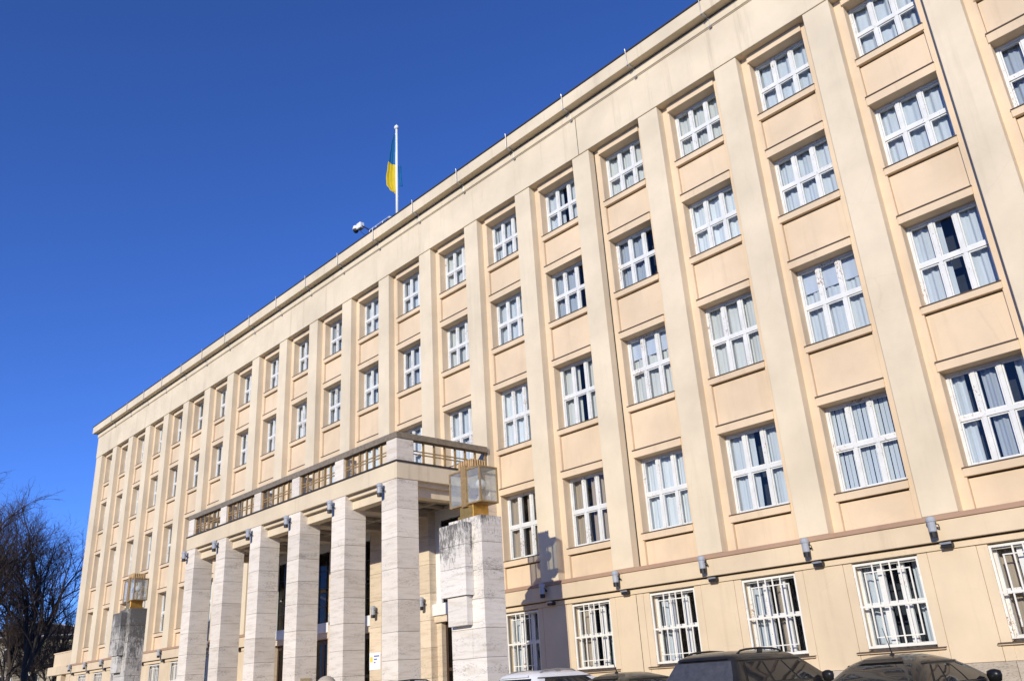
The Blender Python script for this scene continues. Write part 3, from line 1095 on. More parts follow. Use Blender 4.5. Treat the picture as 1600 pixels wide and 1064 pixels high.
# wall behind the portico: stone piers, tall glazing, white bands, doors
for nb in range(10, 16):
    c_ = MB().box(X(nb) - PW + 0.03, X(nb) - 0.03, Y0 - 0.38, Y0 + 0.5, 0.45, 7.98).obj('wall_pier', M['joint'], B)
    coursed(c_, 'stone_block', M['trav2'], X(nb) - PW, X(nb), Y0 - 0.42, Y0 + 0.5, 0.45, 7.99, 1.02, seed=nb + 40, vary=0.08)
    if nb == 10:
        continue
glass_hall = MB().box(0, 0.52, 0, 0.01, 0, 0.9).mesh('pane', M['glass_dark'])
for nb in range(10, 15):
    xa, xb = X(nb), X(nb + 1) - PW
    fr = MB()
    fr.box(xa, xa + 0.30, Y0 - 0.08, Y0 + 0.2, 4.342, 7.98).box(xb - 0.30, xb, Y0 - 0.08, Y0 + 0.2, 4.342, 7.98).box(xa + 0.30, xb - 0.30, Y0 - 0.08, Y0 + 0.2, 7.55, 7.98)
    wnd = fr.obj('hall_window', M['wpole'], B)
    gx0, gx1 = xa + 0.30, xb - 0.30
    gr = MB()
    for k in range(4):
        x_ = gx0 + (gx1 - gx0) * k / 3
        gr.box(x_ - 0.02, x_ + 0.02, Y0 + 0.0, Y0 + 0.05, 4.342, 7.55)
    for z in (4.38, 5.10, 5.72, 5.90, 6.7, 7.5):
        gr.box(gx0 + 0.02, gx1 - 0.02, Y0 + 0.005, Y0 + 0.045, z - 0.02, z + 0.02)
    gr.obj('lattice', M['black'], wnd)
    for k in range(3):
        for z0, z1 in ((4.40, 5.08), (5.12, 5.70), (5.92, 6.68), (6.72, 7.48)):
            x0_, x1_ = gx0 + (gx1 - gx0) * k / 3 + 0.02, gx0 + (gx1 - gx0) * (k + 1) / 3 - 0.02
            MB().box(x0_, x1_, Y0 + 0.02, Y0 + 0.028, z0, z1).obj('pane', M['glass_dark'], wnd)
    MB().box(xa, xb, Y0 - 0.30, Y0 + 0.2, 3.92, 4.34).obj('white_band', M['wpole'], B)
    MB().box(xa, xb, Y0 - 0.22, Y0 + 0.2, 3.67, 3.918).obj('door_lintel', M['trav2'], B)
    MB().box(xa, xa + 0.28, Y0 - 0.10, Y0 + 0.2, 0.45, 3.668).obj('door_jamb', M['trav2'], B)
    MB().box(xb - 0.28, xb, Y0 - 0.10, Y0 + 0.2, 0.45, 3.668).obj('door_jamb', M['trav2'], B)
    for s_ in (0, 1):
        w = (xb - xa - 0.56) / 2
        xx = xa + 0.28 + s_ * w
        dm = MB()
        dm.box(xx + 0.005, xx + 0.13, Y0 + 0.10, Y0 + 0.16, 0.46, 3.66).box(xx + w - 0.13, xx + w - 0.005, Y0 + 0.10, Y0 + 0.16, 0.46, 3.66)
        dm.box(xx + 0.13, xx + w - 0.13, Y0 + 0.10, Y0 + 0.16, 0.46, 0.85).box(xx + 0.13, xx + w - 0.13, Y0 + 0.10, Y0 + 0.16, 3.45, 3.66).box(xx + 0.13, xx + w - 0.13, Y0 + 0.10, Y0 + 0.16, 1.9, 2.02)
        dr = dm.obj('door', M['door'], B)
        MB().box(xx + 0.13, xx + w - 0.13, Y0 + 0.125, Y0 + 0.133, 0.85, 3.45).obj('pane', M['glass_dark'], dr)
        MB().tube([(xx + (0.17 if s_ else w - 0.17), Y0 + 0.07, 1.35), (xx + (0.17 if s_ else w - 0.17), Y0 + 0.07, 1.75)], 0.014, 6).obj('handle', M['brass'], dr)
    MB().box(xa, xb, Y0 + 0.9, Y0 + 1.3, 0.45, 8.0).obj('hall_interior', M['dark'], B)

# ------------------------------------------------------------------ lamp pillars
def lamp_pillar(x1, label, mat, mat2):
    """stone pier (x from x1-1.5 to x1) carrying a bronze and glass lantern"""
    w, d = 1.50, 0.82
    yf = Y0 - 5.0
    ztop = 5.99
    P = link('lamp_pillar', None, None, (x1 - w / 2, yf + d / 2, 0))
    tag(P, label, 'lamp', 'lanterns on stone piers flanking the portico')
    hx, hy = w / 2, d / 2
    MB().box(-hx + 0.03, hx - 0.03, -hy + 0.03, hy - 0.03, 0.0, ztop - 0.02).obj('core', M['joint'], P)
    coursed(P, 'stone_block', mat, -hx, hx, -hy, hy, 0.0, ztop, 0.80, split=0.62, seed=int(abs(x1)), vary=0.05)
    # stepped relief blocks on the front
    coursed(P, 'relief_block', mat2, -hx - 0.10, hx - 0.42, -hy - 0.30, -hy - 0.003, 3.75, ztop - 0.16, 0.66, seed=3, vary=0.04)
    MB().box(-hx + 0.12, hx - 0.52, -hy - 0.22, -hy - 0.003, 2.95, 3.745).obj('relief_block', mat, P, bevel=0.008)
    # lantern
    bz = ztop
    L = MB().box(-0.36, 0.36, -0.36, 0.36, bz + 0.002, bz + 0.10).box(-0.31, 0.31, -0.31, 0.31, bz + 0.10, bz + 0.40).obj('lantern_base', M['brass'], P, bevel=0.008)
    z0, z1 = bz + 0.402, bz + 1.50
    lx, ly = 0.71, 0.34
    fr = MB()
    t = 0.022
    for sx in (-1, 1):
        for sy in (-1, 1):
            fr.box(sx * lx - t, sx * lx + t, sy * ly - t, sy * ly + t, z0, z1)
    for z in (z0 + t, z1 - t):
        for sy in (-1, 1):
            fr.box(-lx + t, lx - t, sy * ly - t, sy * ly + t, z - t, z + t)
        for sx in (-1, 1):
            fr.box(sx * lx - t, sx * lx + t, -ly + t, ly - t, z - t, z + t)
    # corner stems of the inner shaft and straps in the middle of the long sides
    for sy in (-1, 1):
        fr.box(-0.12, 0.12, sy * (ly + 0.012) - 0.045, sy * (ly + 0.012) + 0.045, z0 - 0.05, z1 + 0.10)
    fo = fr.obj('lantern_frame', M['bronze'], P)
    MB().box(-lx + t, lx - t, -ly + t, ly - t, z0 - 0.012, z0).obj('lantern_floor', M['bronze'], fo)
    MB().box(-lx + t, lx - t, -ly + t, ly - t, z1 - 0.012, z1).obj('lantern_roof', M['bronze'], fo)
    for sy in (-1, 1):
        for a, b_ in ((-lx + t, -0.12), (0.12, lx - t)):
            MB().box(a, b_, sy * ly - 0.004, sy * ly + 0.004, z0 + 2 * t, z1 - 2 * t).obj('pane', M['lamp_glass'], fo)
    for sx in (-1, 1):
        MB().box(sx * lx - 0.004, sx * lx + 0.004, -ly + t, ly - t, z0 + 2 * t, z1 - 2 * t).obj('pane', M['lamp_glass'], fo)
    for sx in (-1, 1):
        gl = [(0.02, 0.0)] + [(0.155 * math.sin(a), 0.20 - 0.155 * math.cos(a)) for a in [0.2 + 2.7 * k / 8 for k in range(9)]] + [(0.03, 0.40), (0.03, 0.55)]
        MB().lathe(gl, 16, (sx * 0.34, 0, z0 + 0.42)).obj('globe', M['opal'], fo, smooth=True)
        MB().tube([(sx * 0.34, 0, z0), (sx * 0.34, 0, z0 + 0.44)], 0.02, 8).obj('globe_stem', M['bronze'], fo)
    # fluted crown
    cz = z1 + 0.05
    cr = MB().box(-0.34, 0.34, -0.34, 0.34, z1 + 0.0, cz).box(-0.27, 0.27, -0.27, 0.27, cz, cz + 0.22).obj('crown', M['crown'], P)
    n_ = 6
    fm = MB().box(-0.028, 0.028, -0.05, 0.05, 0, 0.24).mesh('flute', M['crown'], bevel=0.008)
    for k in range(n_):
        q = -0.28 + 0.56 * k / (n_ - 1)
        for s_ in (-1, 1):
            link('flute', fm, cr, (q, s_ * 0.27, cz + 0.001))
            link('flute', fm, cr, (s_ * 0.27, q * 0.86, cz + 0.002), (0, 0, math.pi / 2))
    return P


lamp_pillar(-18.74, 'pale travertine lamp pier with brass crowned glass lantern, the near one right of the portico', M['lampclean'], M['lampstone'])
lamp_pillar(-46.08, 'soot blackened lamp pier with glass lantern, the far one left of the portico', M['lampstone2'], M['lampstone2'])

# ------------------------------------------------------------------ spotlights
spot_body = MB().lathe([(0.10, 0.0), (0.115, 0.02), (0.12, 0.27), (0.14, 0.28), (0.145, 0.34), (0.12, 0.40), (0.06, 0.43)], 16).mesh('spotlight_body', M['grey_lamp'])
spot_hood = MB().lathe([(0.108, -0.14), (0.113, -0.001)], 16).mesh('spotlight_hood', M['black'])
spot_brk = MB().box(-0.03, 0.03, 0.07, 0.20, 0.10, 0.18).tube([(0.11, 0.0, 0.22), (0.185, 0.03, 0.18), (0.17, 0.10, 0.10), (0.06, 0.16, 0.12)], 0.016, 6).mesh('spotlight_bracket', M['black'])


def spotlight(loc, label, group):
    o = link('wall_spotlight', None, None, loc)
    tag(o, label, 'spotlight', group)
    o.scale = (0.8, 0.8, 0.85)
    link('lamp_body', spot_body, o, (0, 0, 0))
    link('lamp_hood', spot_hood, o, (0, 0, 0))
    link('bracket', spot_brk, o, (0, 0, 0))
    return o


flood_m = MB().box(-0.16, 0.16, -0.12, 0.08, 0, 0.13).mesh('floodlight_housing', M['black'], bevel=0.01)
flood_g = MB().box(-0.165, 0.165, -0.16, -0.121, 0.09, 0.15).mesh('floodlight_lens', M['steel'])
cnt = 0
side = [i for i in range(16, 25)]
for n_, i in enumerate(side):
    xx = X(i) - PW + 0.27
    spotlight((xx, Y0 - 0.23, 4.08), 'grey can spotlight on the ledge, %s counting right from the near lamp pier' % ORD[n_], 'can spotlights on the string course right of the portico')
    fl = link('floodlight', None, None, (xx + 0.16, Y0 + 0.02, 3.71))
    tag(fl, 'small black box floodlight under the ledge, %s counting right from the near lamp pier' % ORD[n_], 'floodlight', 'box floodlights under the string course right of the portico')
    fl.scale = (0.8, 0.8, 0.8)
    link('housing', flood_m, fl)
    link('lens', flood_g, fl)
for n_, i in enumerate(range(9, 0, -1)):
    xx = X(i) - PW + 0.27
    spotlight((xx, Y0 - 0.23, 4.08), 'grey can spotlight on the ledge, %s counting left from the portico' % ORD[n_], 'can spotlights on the string course left of the portico')
    fl = link('floodlight', None, None, (xx + 0.16, Y0 + 0.02, 3.71))
    tag(fl, 'small black box floodlight under the ledge, %s counting left from the portico' % ORD[n_], 'floodlight', 'box floodlights under the string course left of the portico')
    fl.scale = (0.8, 0.8, 0.8)
    link('housing', flood_m, fl)
    link('lens', flood_g, fl)
for n_, i in enumerate(range(10, 16)):
    spotlight((X(i) + 0.05 - PILW + 0.17, YP - 0.2, 7.78), 'grey can spotlight at the top of the %s portico pillar from the left' % ORD[n_], 'can spotlights on the portico pillars')
for n_, i in enumerate(range(10, 16)):
    spotlight((X(i) - 0.30, Y0 - 0.62, 4.28), 'grey can spotlight on the %s wall pier from the left, behind the portico pillars' % ORD[n_], 'can spotlights on the wall behind the portico')

# poster on the wall pier
px = X(13) - PW + 0.02
po = MB().box(0, 0.80, 0, 0.012, 0, 0.66).obj('notice_board', M['poster_white'], None, (px, Y0 - 0.437, 2.16))
tag(po, 'white notice with a yellow mark and blue lines on the wall pier', 'notice')
pb = MB().box(0.06, 0.24, -0.004, -0.001, 0.30, 0.50).obj('yellow_mark', M['poster_yellow'], po)
for k, (a, b_) in enumerate(((0.34, 0.70), (0.34, 0.55), (0.34, 0.44))):
    MB().box(a, b_, -0.004, -0.001, 0.50 - k * 0.12, 0.545 - k * 0.12).obj('printed_line', M['poster_blue'], po)

# ------------------------------------------------------------------ stone ball
bo = link('ball_bollard', None, None, (-25.45, 15.4, 0))
tag(bo, 'grey stone ball on a pedestal in front of the portico pillars', 'bollard')
MB().box(-0.3, 0.3, -0.3, 0.3, 0, 1.18).box(-0.36, 0.36, -0.36, 0.36, 1.18, 1.26).obj('pedestal', M['plinth'], bo, bevel=0.01)
MB().lathe([(0.33 * math.sin(math.pi * k / 16) + 0.001, 1.58 - 0.33 * math.cos(math.pi * k / 16)) for k in range(17)], 24).obj('ball', M['plinth'], bo, smooth=True)

# ------------------------------------------------------------------ roof: flagpole, flag, camera, rail
fx, fy = -31.1, Y0 + 1.0
fp = link('flagpole', None, None, (fx, fy, 22.8))
tag(fp, 'white flagpole with a limp blue and yellow flag on the roof', 'flagpole')
MB().tube([(0, 0, 0), (0, 0, 6.6)], [0.085, 0.06], 12).obj('pole', M['wpole'], fp, smooth=True)
MB().lathe([(0.02, 6.60), (0.10, 6.63), (0.135, 6.72), (0.10, 6.82), (0.03, 6.87), (0.015, 6.93)], 12).obj('finial', M['wpole'], fp, smooth=True)
MB().tube([(-0.07, 0, 6.3), (-0.05, 0, 6.35)], 0.05, 6).obj('pulley', M['steel'], fp)


def flag_outline(t):
    """hanging cloth, t from 0 (foot) to 1 (head): outer reach from the pole"""
    pts = [(0.0, 0.03), (0.12, 0.42), (0.22, 0.66), (0.34, 0.70), (0.5, 0.60), (0.66, 0.47), (0.82, 0.32), (1.0, 0.09)]
    for (a, wa), (b, wb) in zip(pts[:-1], pts[1:]):
        if a <= t <= b:
            k = (t - a) / (b - a)
            k = k * k * (3 - 2 * k)
            return wa + (wb - wa) * k
    return 0.05


def flag_part(t0, t1, tilt):
    def fn(u, v):
        t = t0(u) + (t1(u) - t0(u)) * v
        t = max(0.0, min(1.0, t))
        w = flag_outline(t)
        z = 2.58 + 3.75 * t
        ph = 17.0 * u + 1.3 * math.sin(2.2 * t) + tilt
        x = -0.07 - w * (u + 0.05 * math.sin(ph) * u)
        y = -0.05 + (0.03 + 0.17 * w) * math.sin(ph) * (0.25 + 0.75 * u)
        return (x, y, z)
    return fn


seam = lambda u: 0.54 - 0.06 * (1 - u) + 0.06 * u * u
fb = MB().grid(flag_part(seam, lambda u: 1.0, 0.0), 40, 18).obj('flag_cloth', M['blue'], fp, smooth=True, fixn=False)
fyv = MB().grid(flag_part(lambda u: 0.0, seam, 0.0), 40, 22).obj('flag_cloth', M['yellow'], fp, smooth=True, fixn=False)


def flag_back(z0, z1, w0, w1):
    def fn(u, v):
        z = z0 + (z1 - z0) * v
        w = w0 + (w1 - w0) * v
        return (0.02 + w * u, 0.16 + 0.08 * math.sin(9 * u + z), z - 0.10 * u * (1 - v))
    return fn


fb2 = MB().grid(flag_back(3.05, 4.3, 0.24, 0.10), 14, 6).obj('flag_cloth', M['blue'], fp, smooth=True, fixn=False)
MB().tube([(-0.1, -0.02, 6.3), (-0.085, -0.02, 1.2)], 0.008, 4).obj('halyard', M['wpole'], fp)
fb["label"] = 'blue upper half of the flag'
fyv["label"] = 'yellow lower half of the flag'

rl = link('roof_rail', None, None, (-31.69, Y0 - 0.3, 22.745))
tag(rl, 'thin white rail on the roof edge beside the flagpole', 'railing')
tb = MB()
for x_ in (0, 0.57, 1.14, 1.71):
    tb.tube([(x_, 0, 0), (x_, 0, 0.26)], 0.018, 6)
tb.tube([(-0.02, 0, 0.26), (1.71, 0, 0.26)], 0.018, 6)
tb.tube([(1.71, 0, 0.26), (2.2, 0.1, 0.0)], 0.018, 6)
tb.obj('rail_frame', M['wpole'], rl)

cc = link('security_camera', None, None, (-31.75, Y0 - 0.3, 22.745))
tag(cc, 'white security camera on an arm sticking out over the roof edge', 'camera')
MB().tube([(0.05, 0.05, 0.0), (0.05, 0.05, 0.30), (-0.05, 0.02, 0.36), (-0.62, 0.0, 0.83)], 0.035, 8).obj('arm', M['black'], cc)
MB().box(-0.98, -0.62, -0.14, 0.14, 0.72, 1.06).obj('housing', M['wpole'], cc, bevel=0.03)
MB().lathe([(0.05, 0.24), (0.15, 0.19), (0.18, 0.06), (0.175, 0.0)], 14, (-1.20, 0.0, 0.86)).obj('dome_cap', M['wpole'], cc, smooth=True)
MB().lathe([(0.02, -0.19), (0.09, -0.16), (0.14, -0.08), (0.155, -0.003)], 14, (-1.20, 0.0, 0.86)).obj('dome', M['black'], cc, smooth=True)
MB().box(-1.20, -0.97, -0.03, 0.03, 0.98, 1.04).obj('dome_arm', M['wpole'], cc)
MB().tube([(-0.8, 0.0, 0.72), (-0.7, 0.0, 0.50), (-0.4, 0.0, 0.22), (-0.1, 0.05, 0.02)], 0.012, 5).obj('cable', M['black'], cc)

# ------------------------------------------------------------------ cars
NS, NF, NC = 12, 10, 5             # segments: side, rear/front, corner


def perim(y0, y1, w, r, bow=0.06):
    """closed outline, starts at the rear left end of the rear edge; returns points in order
    rear edge (left to right), corner, right side (rear to front), corner, front edge, corner, left side, corner"""
    pts = []

    def bowed(x):
        return bow * (1 - (x / w) ** 2) if w > 0 else 0
    for k in range(NF + 1):
        x = -w + r + (2 * w - 2 * r) * k / NF
        pts.append((x, y0 - bowed(x) + bowed(w - r)))
    for k in range(1, NC):
        a = -math.pi / 2 + math.pi / 2 * k / NC
        pts.append((w - r + r * math.cos(a), y0 + r + r * math.sin(a)))
    for k in range(NS + 1):
        t = k / NS
        pts.append((w + 0.03 * math.sin(math.pi * t), y0 + r + (y1 - y0 - 2 * r) * t))
    for k in range(1, NC):
        a = math.pi / 2 * k / NC
        pts.append((w - r + r * math.cos(a), y1 - r + r * math.sin(a)))
    for k in range(NF + 1):
        x = w - r - (2 * w - 2 * r) * k / NF
        pts.append((x, y1 + bowed(x) * 2 - bowed(w - r) * 2))
    for k in range(1, NC):
        a = math.pi / 2 + math.pi / 2 * k / NC
        pts.append((-w + r + r * math.cos(a), y1 - r + r * math.sin(a)))
    for k in range(NS + 1):
        t = k / NS
        pts.append((-w - 0.03 * math.sin(math.pi * t), y1 - r - (y1 - y0 - 2 * r) * t))
    for k in range(1, NC):
        a = math.pi + math.pi / 2 * k / NC
        pts.append((-w + r + r * math.cos(a), y0 + r + r * math.sin(a)))
    return pts


def car(label, cat, loc, spec, paint, glass, rear_glass, rail=None, rails_mat=None, antenna=False, mirror=None, rot=0.0):
    C = link('parked_car', None, None, loc, (0, 0, rot))
    tag(C, label, cat, 'cars parked nose-in along the building')
    sl = spec['slices']            # (z, y0, y1, halfwidth, radius)

    def at(z):
        for a, b in zip(sl[:-1], sl[1:]):
            if a[0] <= z <= b[0] and b[0] > a[0]:
                t = (z - a[0]) / (b[0] - a[0])
                return [a[i] + (b[i] - a[i]) * t for i in range(5)]
        return list(sl[-1])
    rings = [[(x, y, s[0]) for x, y in perim(*s[1:])] for s in sl]
    # roof crown
    top = sl[-1]
    for f, dz in ((0.80, 0.035), (0.5, 0.06), (0.2, 0.07)):
        cy = (top[1] + top[2]) / 2
        hl = (top[2] - top[1]) / 2
        w_ = top[3] * f
        rings.append([(x, y, top[0] + dz) for x, y in perim(cy - hl * (0.25 + 0.75 * f), cy + hl * (0.25 + 0.75 * f), w_, min(top[4], w_ * 0.8) * f, 0.03)])
    mb = MB()
    n = len(rings[0])
    for r_ in rings:
        mb.v += r_
    for i in range(len(rings) - 1):
        for k in range(n):
            a, b = i * n + k, i * n + (k + 1) % n
            mb.f.append((a, b, b + n, a + n))
    mb.f.append(tuple(range(n))[::-1])
    mb.f.append(tuple((len(rings) - 1) * n + k for k in range(n)))
    body = mb.obj('body', paint, C, smooth=True)
    sub = body.modifiers.new('round', 'SUBSURF')
    sub.levels = 1
    sub.render_levels = 2

    def patch(name, k0, k1, za, zb, mat, trim0=0.0, trim1=0.0, off=0.014, zsteps=6, wrap=False):
        """window laid over the shell between outline points k0..k1 and heights za..zb"""
        def fn(u, v):
            z = za + (zb - za) * v
            pr_ = perim(*at(z)[1:])
            a = k0 + trim0 * v
            b = k1 - trim1 * v
            q = a + (b - a) * u
            i0 = int(math.floor(q))
            t = q - i0
            p0, p1 = Vector(pr_[i0 % n]), Vector(pr_[(i0 + 1) % n])
            p = p0 * (1 - t) + p1 * t
            d = (Vector(pr_[(i0 + 1) % n]) - Vector(pr_[(i0) % n]))
            nr = Vector((d.y, -d.x)).normalized()
            p = p + nr * off
            return (p.x, p.y, z)
        o = MB().grid(fn, max(6, int(abs(k1 - k0) * 2)), zsteps).obj(name, mat, C, smooth=True, fixn=False)
        return o
    za, zb = spec['glass']
    iS = NF + NC                   # first index of right side
    iF = iS + NS + NC              # front edge
    iL = iF + NF + NC              # left side
    patch('rear_window', -1.6, NF + 1.6, za + 0.02, zb - 0.02, rear_glass)
    patch('windscreen', iF + 0.3, iF + NF - 0.3, za + 0.02, zb, glass)
    for a, b in spec['sides']:     # fractions along the side
        patch('side_window', iS + a * NS, iS + b * NS, za + 0.03, zb - 0.05, glass)
        patch('side_window', iL + (1 - b) * NS, iL + (1 - a) * NS, za + 0.03, zb - 0.05, glass)
    # dark pillar strip between the side windows
    a, b = spec['sides'][0][0], spec['sides'][-1][1]
    patch('window_trim', iS + a * NS - 0.15, iS + b * NS + 0.15, za, zb - 0.025, M['black'], off=0.006)
    patch('window_trim', iL + (1 - b) * NS - 0.15, iL + (1 - a) * NS + 0.15, za, zb - 0.025, M['black'], off=0.006)
    # wheels
    L0, L1 = sl[1][1], sl[1][2]
    wv = spec['width']
    tyre = MB().lathe([(0.20, -0.11), (0.31, -0.11), (0.335, -0.07), (0.335, 0.07), (0.31, 0.11), (0.20, 0.11)], 24).mesh('tyre', M['tyre'], smooth=True)
    rim = MB().lathe([(0.03, -0.125), (0.19, -0.118), (0.215, -0.112), (0.215, 0.112), (0.19, 0.118), (0.03, 0.125)], 20).mesh('rim', M['rim'])
    for yy in (L0 + 0.85, L1 - 0.95):
        for sx in (-1, 1):
            MB().tube([(sx * (wv - 0.06), yy + 0.39 * math.cos(a), 0.335 + 0.39 * math.sin(a)) for a in [math.pi * k / 12 for k in range(13)]], 0.04, 6).obj('wheel_arch', M['black'], C)
            wh = link('wheel', tyre, C, (sx * (wv - 0.10), yy, 0.335), (0, math.pi / 2, 0))
            link('rim', rim, wh)
    # lamps, mirrors, plate, wiper
    zb_ = spec['belt']
    for sx in (-1, 1):
        y_ = at(zb_ - 0.12)[1]
        MB().box(sx * (wv - 0.20) - 0.14, sx * (wv - 0.20) + 0.14, y_ - 0.05, y_ + 0.25, zb_ - 0.34, zb_ - 0.04).obj('tail_light', M['red'], C, bevel=0.03)
        y2 = at(zb_ - 0.2)[2]
        MB().box(sx * (wv - 0.30) - 0.18, sx * (wv - 0.30) + 0.18, y2 - 0.35, y2 + 0.02, zb_ - 0.36, zb_ - 0.20).obj('headlight', M['lamp_glass'], C, bevel=0.03)
        my = sl[spec['beltidx'] + 1][2] - 0.55
        mm = MB()
        mm.lathe([(0.03, -0.11), (0.085, -0.09), (0.105, 0.0), (0.095, 0.07), (0.03, 0.10)], 12)
        mo = mm.obj('mirror', mirror or paint, C, (sx * (wv + 0.06), my, zb_ + 0.09), smooth=True)
        mo.scale = (1.15, 0.75, 0.95)
        MB().box(-0.08 if sx > 0 else -0.02, 0.02 if sx > 0 else 0.08, -0.03, 0.03, -0.12, -0.06).obj('mirror_foot', M['black'], mo)
    MB().box(-0.26, 0.26, -0.02, 0.0, 0, 0.11).obj('number_plate', M['poster_white'], C, (0, at(0.75)[1] - 0.055, 0.70))
    y_ = at(za + 0.03)[1]
    MB().tube([(0.0, y_ - 0.09, za + 0.05), (-0.36, y_ - 0.085, za + 0.09)], 0.012, 5).obj('rear_wiper', M['black'], C)
    if rail:
        zt = top[0]
        for sx in (-1, 1):
            ys = top[1] + 0.20
            ye = top[2] - 0.25
            wr = sx * (top[3] - 0.05)
            pts = [(wr, ys, zt + 0.0), (wr, ys + 0.12, zt + 0.055), (wr, ys + 0.3, zt + rail), (wr, (ys + ye) / 2, zt + rail + 0.015), (wr, ye - 0.3, zt + rail), (wr, ye - 0.1, zt + 0.05), (wr, ye, zt + 0.0)]
            rr = MB().tube(pts, 0.018, 8)
            rr.box(wr - 0.015, wr + 0.015, (ys + ye) / 2 - 0.07, (ys + ye) / 2 + 0.07, zt - 0.01, zt + rail)
            rr.obj('roof_rail', rails_mat, C)
    # roof spoiler lip, drip rails and door joints
    zl = zb + 0.015
    patch('spoiler_lip', -0.8, NF + 0.8, zl, zl + 0.05, M['black'] if spec['width'] < 0.89 else paint, off=0.05, zsteps=2)
    patch('drip_rail', iS - 1.5, iS + NS + 1.0, zb - 0.02, zb - 0.002, M['black'], off=0.018, zsteps=1)
    patch('drip_rail', iL - 1.0, iL + NS + 1.5, zb - 0.02, zb - 0.002, M['black'], off=0.018, zsteps=1)
    for a, b in zip(spec['sides'][:-1], spec['sides'][1:]):
        f_ = (a[1] + b[0]) / 2
        patch('door_joint', iS + f_ * NS - 0.05, iS + f_ * NS + 0.05, 0.35, zb_ - 0.01, M['joint'], off=0.004)
        patch('door_joint', iL + (1 - f_) * NS - 0.05, iL + (1 - f_) * NS + 0.05, 0.35, zb_ - 0.01, M['joint'], off=0.004)
    if antenna:
        MB().lathe([(0.05, 0), (0.04, 0.02), (0.012, 0.05)], 10).tube([(0, 0, 0.04), (0, -0.02, 0.10), (0, -0.16, 0.42)], [0.014, 0.008, 0.004], 6).obj('antenna', M['black'], C, (0.05, top[1] + 0.22, top[0] + 0.045))
    if spec.get('brake'):
        MB().box(-0.22, 0.22, -0.02, 0.03, -0.02, 0.02).obj('brake_light', M['red'], C, (0, top[1] - 0.015 + spec['brake'], zb + 0.03), bevel=0.008)
    return C


SUV = dict(width=0.93, belt=1.06, beltidx=7, glass=(1.10, 1.52), sides=[(0.06, 0.30), (0.33, 0.60), (0.63, 0.90)], slices=[
    (0.22, 0.15, 4.55, 0.82, 0.20), (0.30, 0.0, 4.70, 0.88, 0.25), (0.45, -0.05, 4.75, 0.92, 0.25), (0.62, -0.05, 4.75, 0.93, 0.25),
    (0.80, 0.0, 4.70, 0.92, 0.25), (0.93, 0.02, 4.55, 0.91, 0.26), (1.00, 0.03, 4.20, 0.90, 0.28), (1.05, 0.05, 3.75, 0.88, 0.22),
    (1.08, 0.07, 3.55, 0.86, 0.18), (1.25, 0.20, 3.20, 0.79, 0.16), (1.45, 0.34, 2.82, 0.70, 0.16), (1.56, 0.42, 2.60, 0.645, 0.16), (1.61, 0.48, 2.45, 0.60, 0.2)])
HATCH = dict(width=0.88, belt=0.94, beltidx=7, glass=(0.97, 1.31), sides=[(0.10, 0.24), (0.27, 0.55), (0.58, 0.88)], slices=[
    (0.18, 0.15, 4.05, 0.78, 0.20), (0.27, 0.0, 4.18, 0.84, 0.25), (0.42, -0.04, 4.22, 0.87, 0.25), (0.58, -0.03, 4.22, 0.88, 0.26),
    (0.72, 0.02, 4.15, 0.87, 0.27), (0.84, 0.05, 3.95, 0.86, 0.28), (0.89, 0.08, 3.65, 0.85, 0.26), (0.93, 0.12, 3.40, 0.83, 0.24),
    (0.96, 0.15, 3.25, 0.81, 0.22), (1.10, 0.36, 2.95, 0.74, 0.24), (1.25, 0.62, 2.50, 0.65, 0.26), (1.33, 0.80, 2.22, 0.58, 0.28), (1.365, 0.92, 2.02, 0.52, 0.3)])
CROSS = dict(width=0.90, belt=1.00, beltidx=7, glass=(1.04, 1.44), sides=[(0.08, 0.27), (0.30, 0.58), (0.61, 0.89)], brake=0.0, slices=[
    (0.20, 0.15, 4.25, 0.80, 0.20), (0.29, 0.0, 4.38, 0.86, 0.25), (0.44, -0.05, 4.42, 0.89, 0.25), (0.60, -0.05, 4.42, 0.90, 0.25),
    (0.77, 0.0, 4.36, 0.89, 0.26), (0.89, 0.03, 4.15, 0.88, 0.27), (0.95, 0.05, 3.85, 0.87, 0.26), (0.99, 0.07, 3.55, 0.85, 0.22),
    (1.02, 0.09, 3.38, 0.83, 0.20), (1.18, 0.24, 3.02, 0.76, 0.20), (1.36, 0.42, 2.62, 0.67, 0.22), (1.47, 0.52, 2.36, 0.61, 0.22), (1.52, 0.58, 2.20, 0.56, 0.25)])

car('dusty black estate SUV with black roof rails parked nose-in, largest car in view', 'car', (-9.66, 13.25, 0), SUV, M['c_dust'], M['cg'], M['cg_dusty'], rail=0.075, rails_mat=M['black'])
car('glossy black hatchback with a roof antenna, rightmost of the parked cars', 'car', (-6.42, 12.95, 0), HATCH, M['c_black'], M['cg'], M['cg'], antenna=True)
car('charcoal hatchback between the white crossover and the dusty black SUV', 'car', (-12.38, 13.2, 0), HATCH, M['c_grey'], M['cg'], M['cg'], antenna=True)
car('white crossover with silver roof rails parked just right of the near lamp pier', 'car', (-14.85, 13.3, 0), CROSS, M['c_white'], M['cg'], M['cg'], rail=0.06, rails_mat=M['steel'], mirror=M['c_white'])
car('white car with black roof rails in front of the portico, leftmost of the parked cars', 'car', (-20.5, 13.4, 0), CROSS, M['c_white'], M['cg'], M['cg'], rail=0.06, rails_mat=M['black'], mirror=M['c_white'])

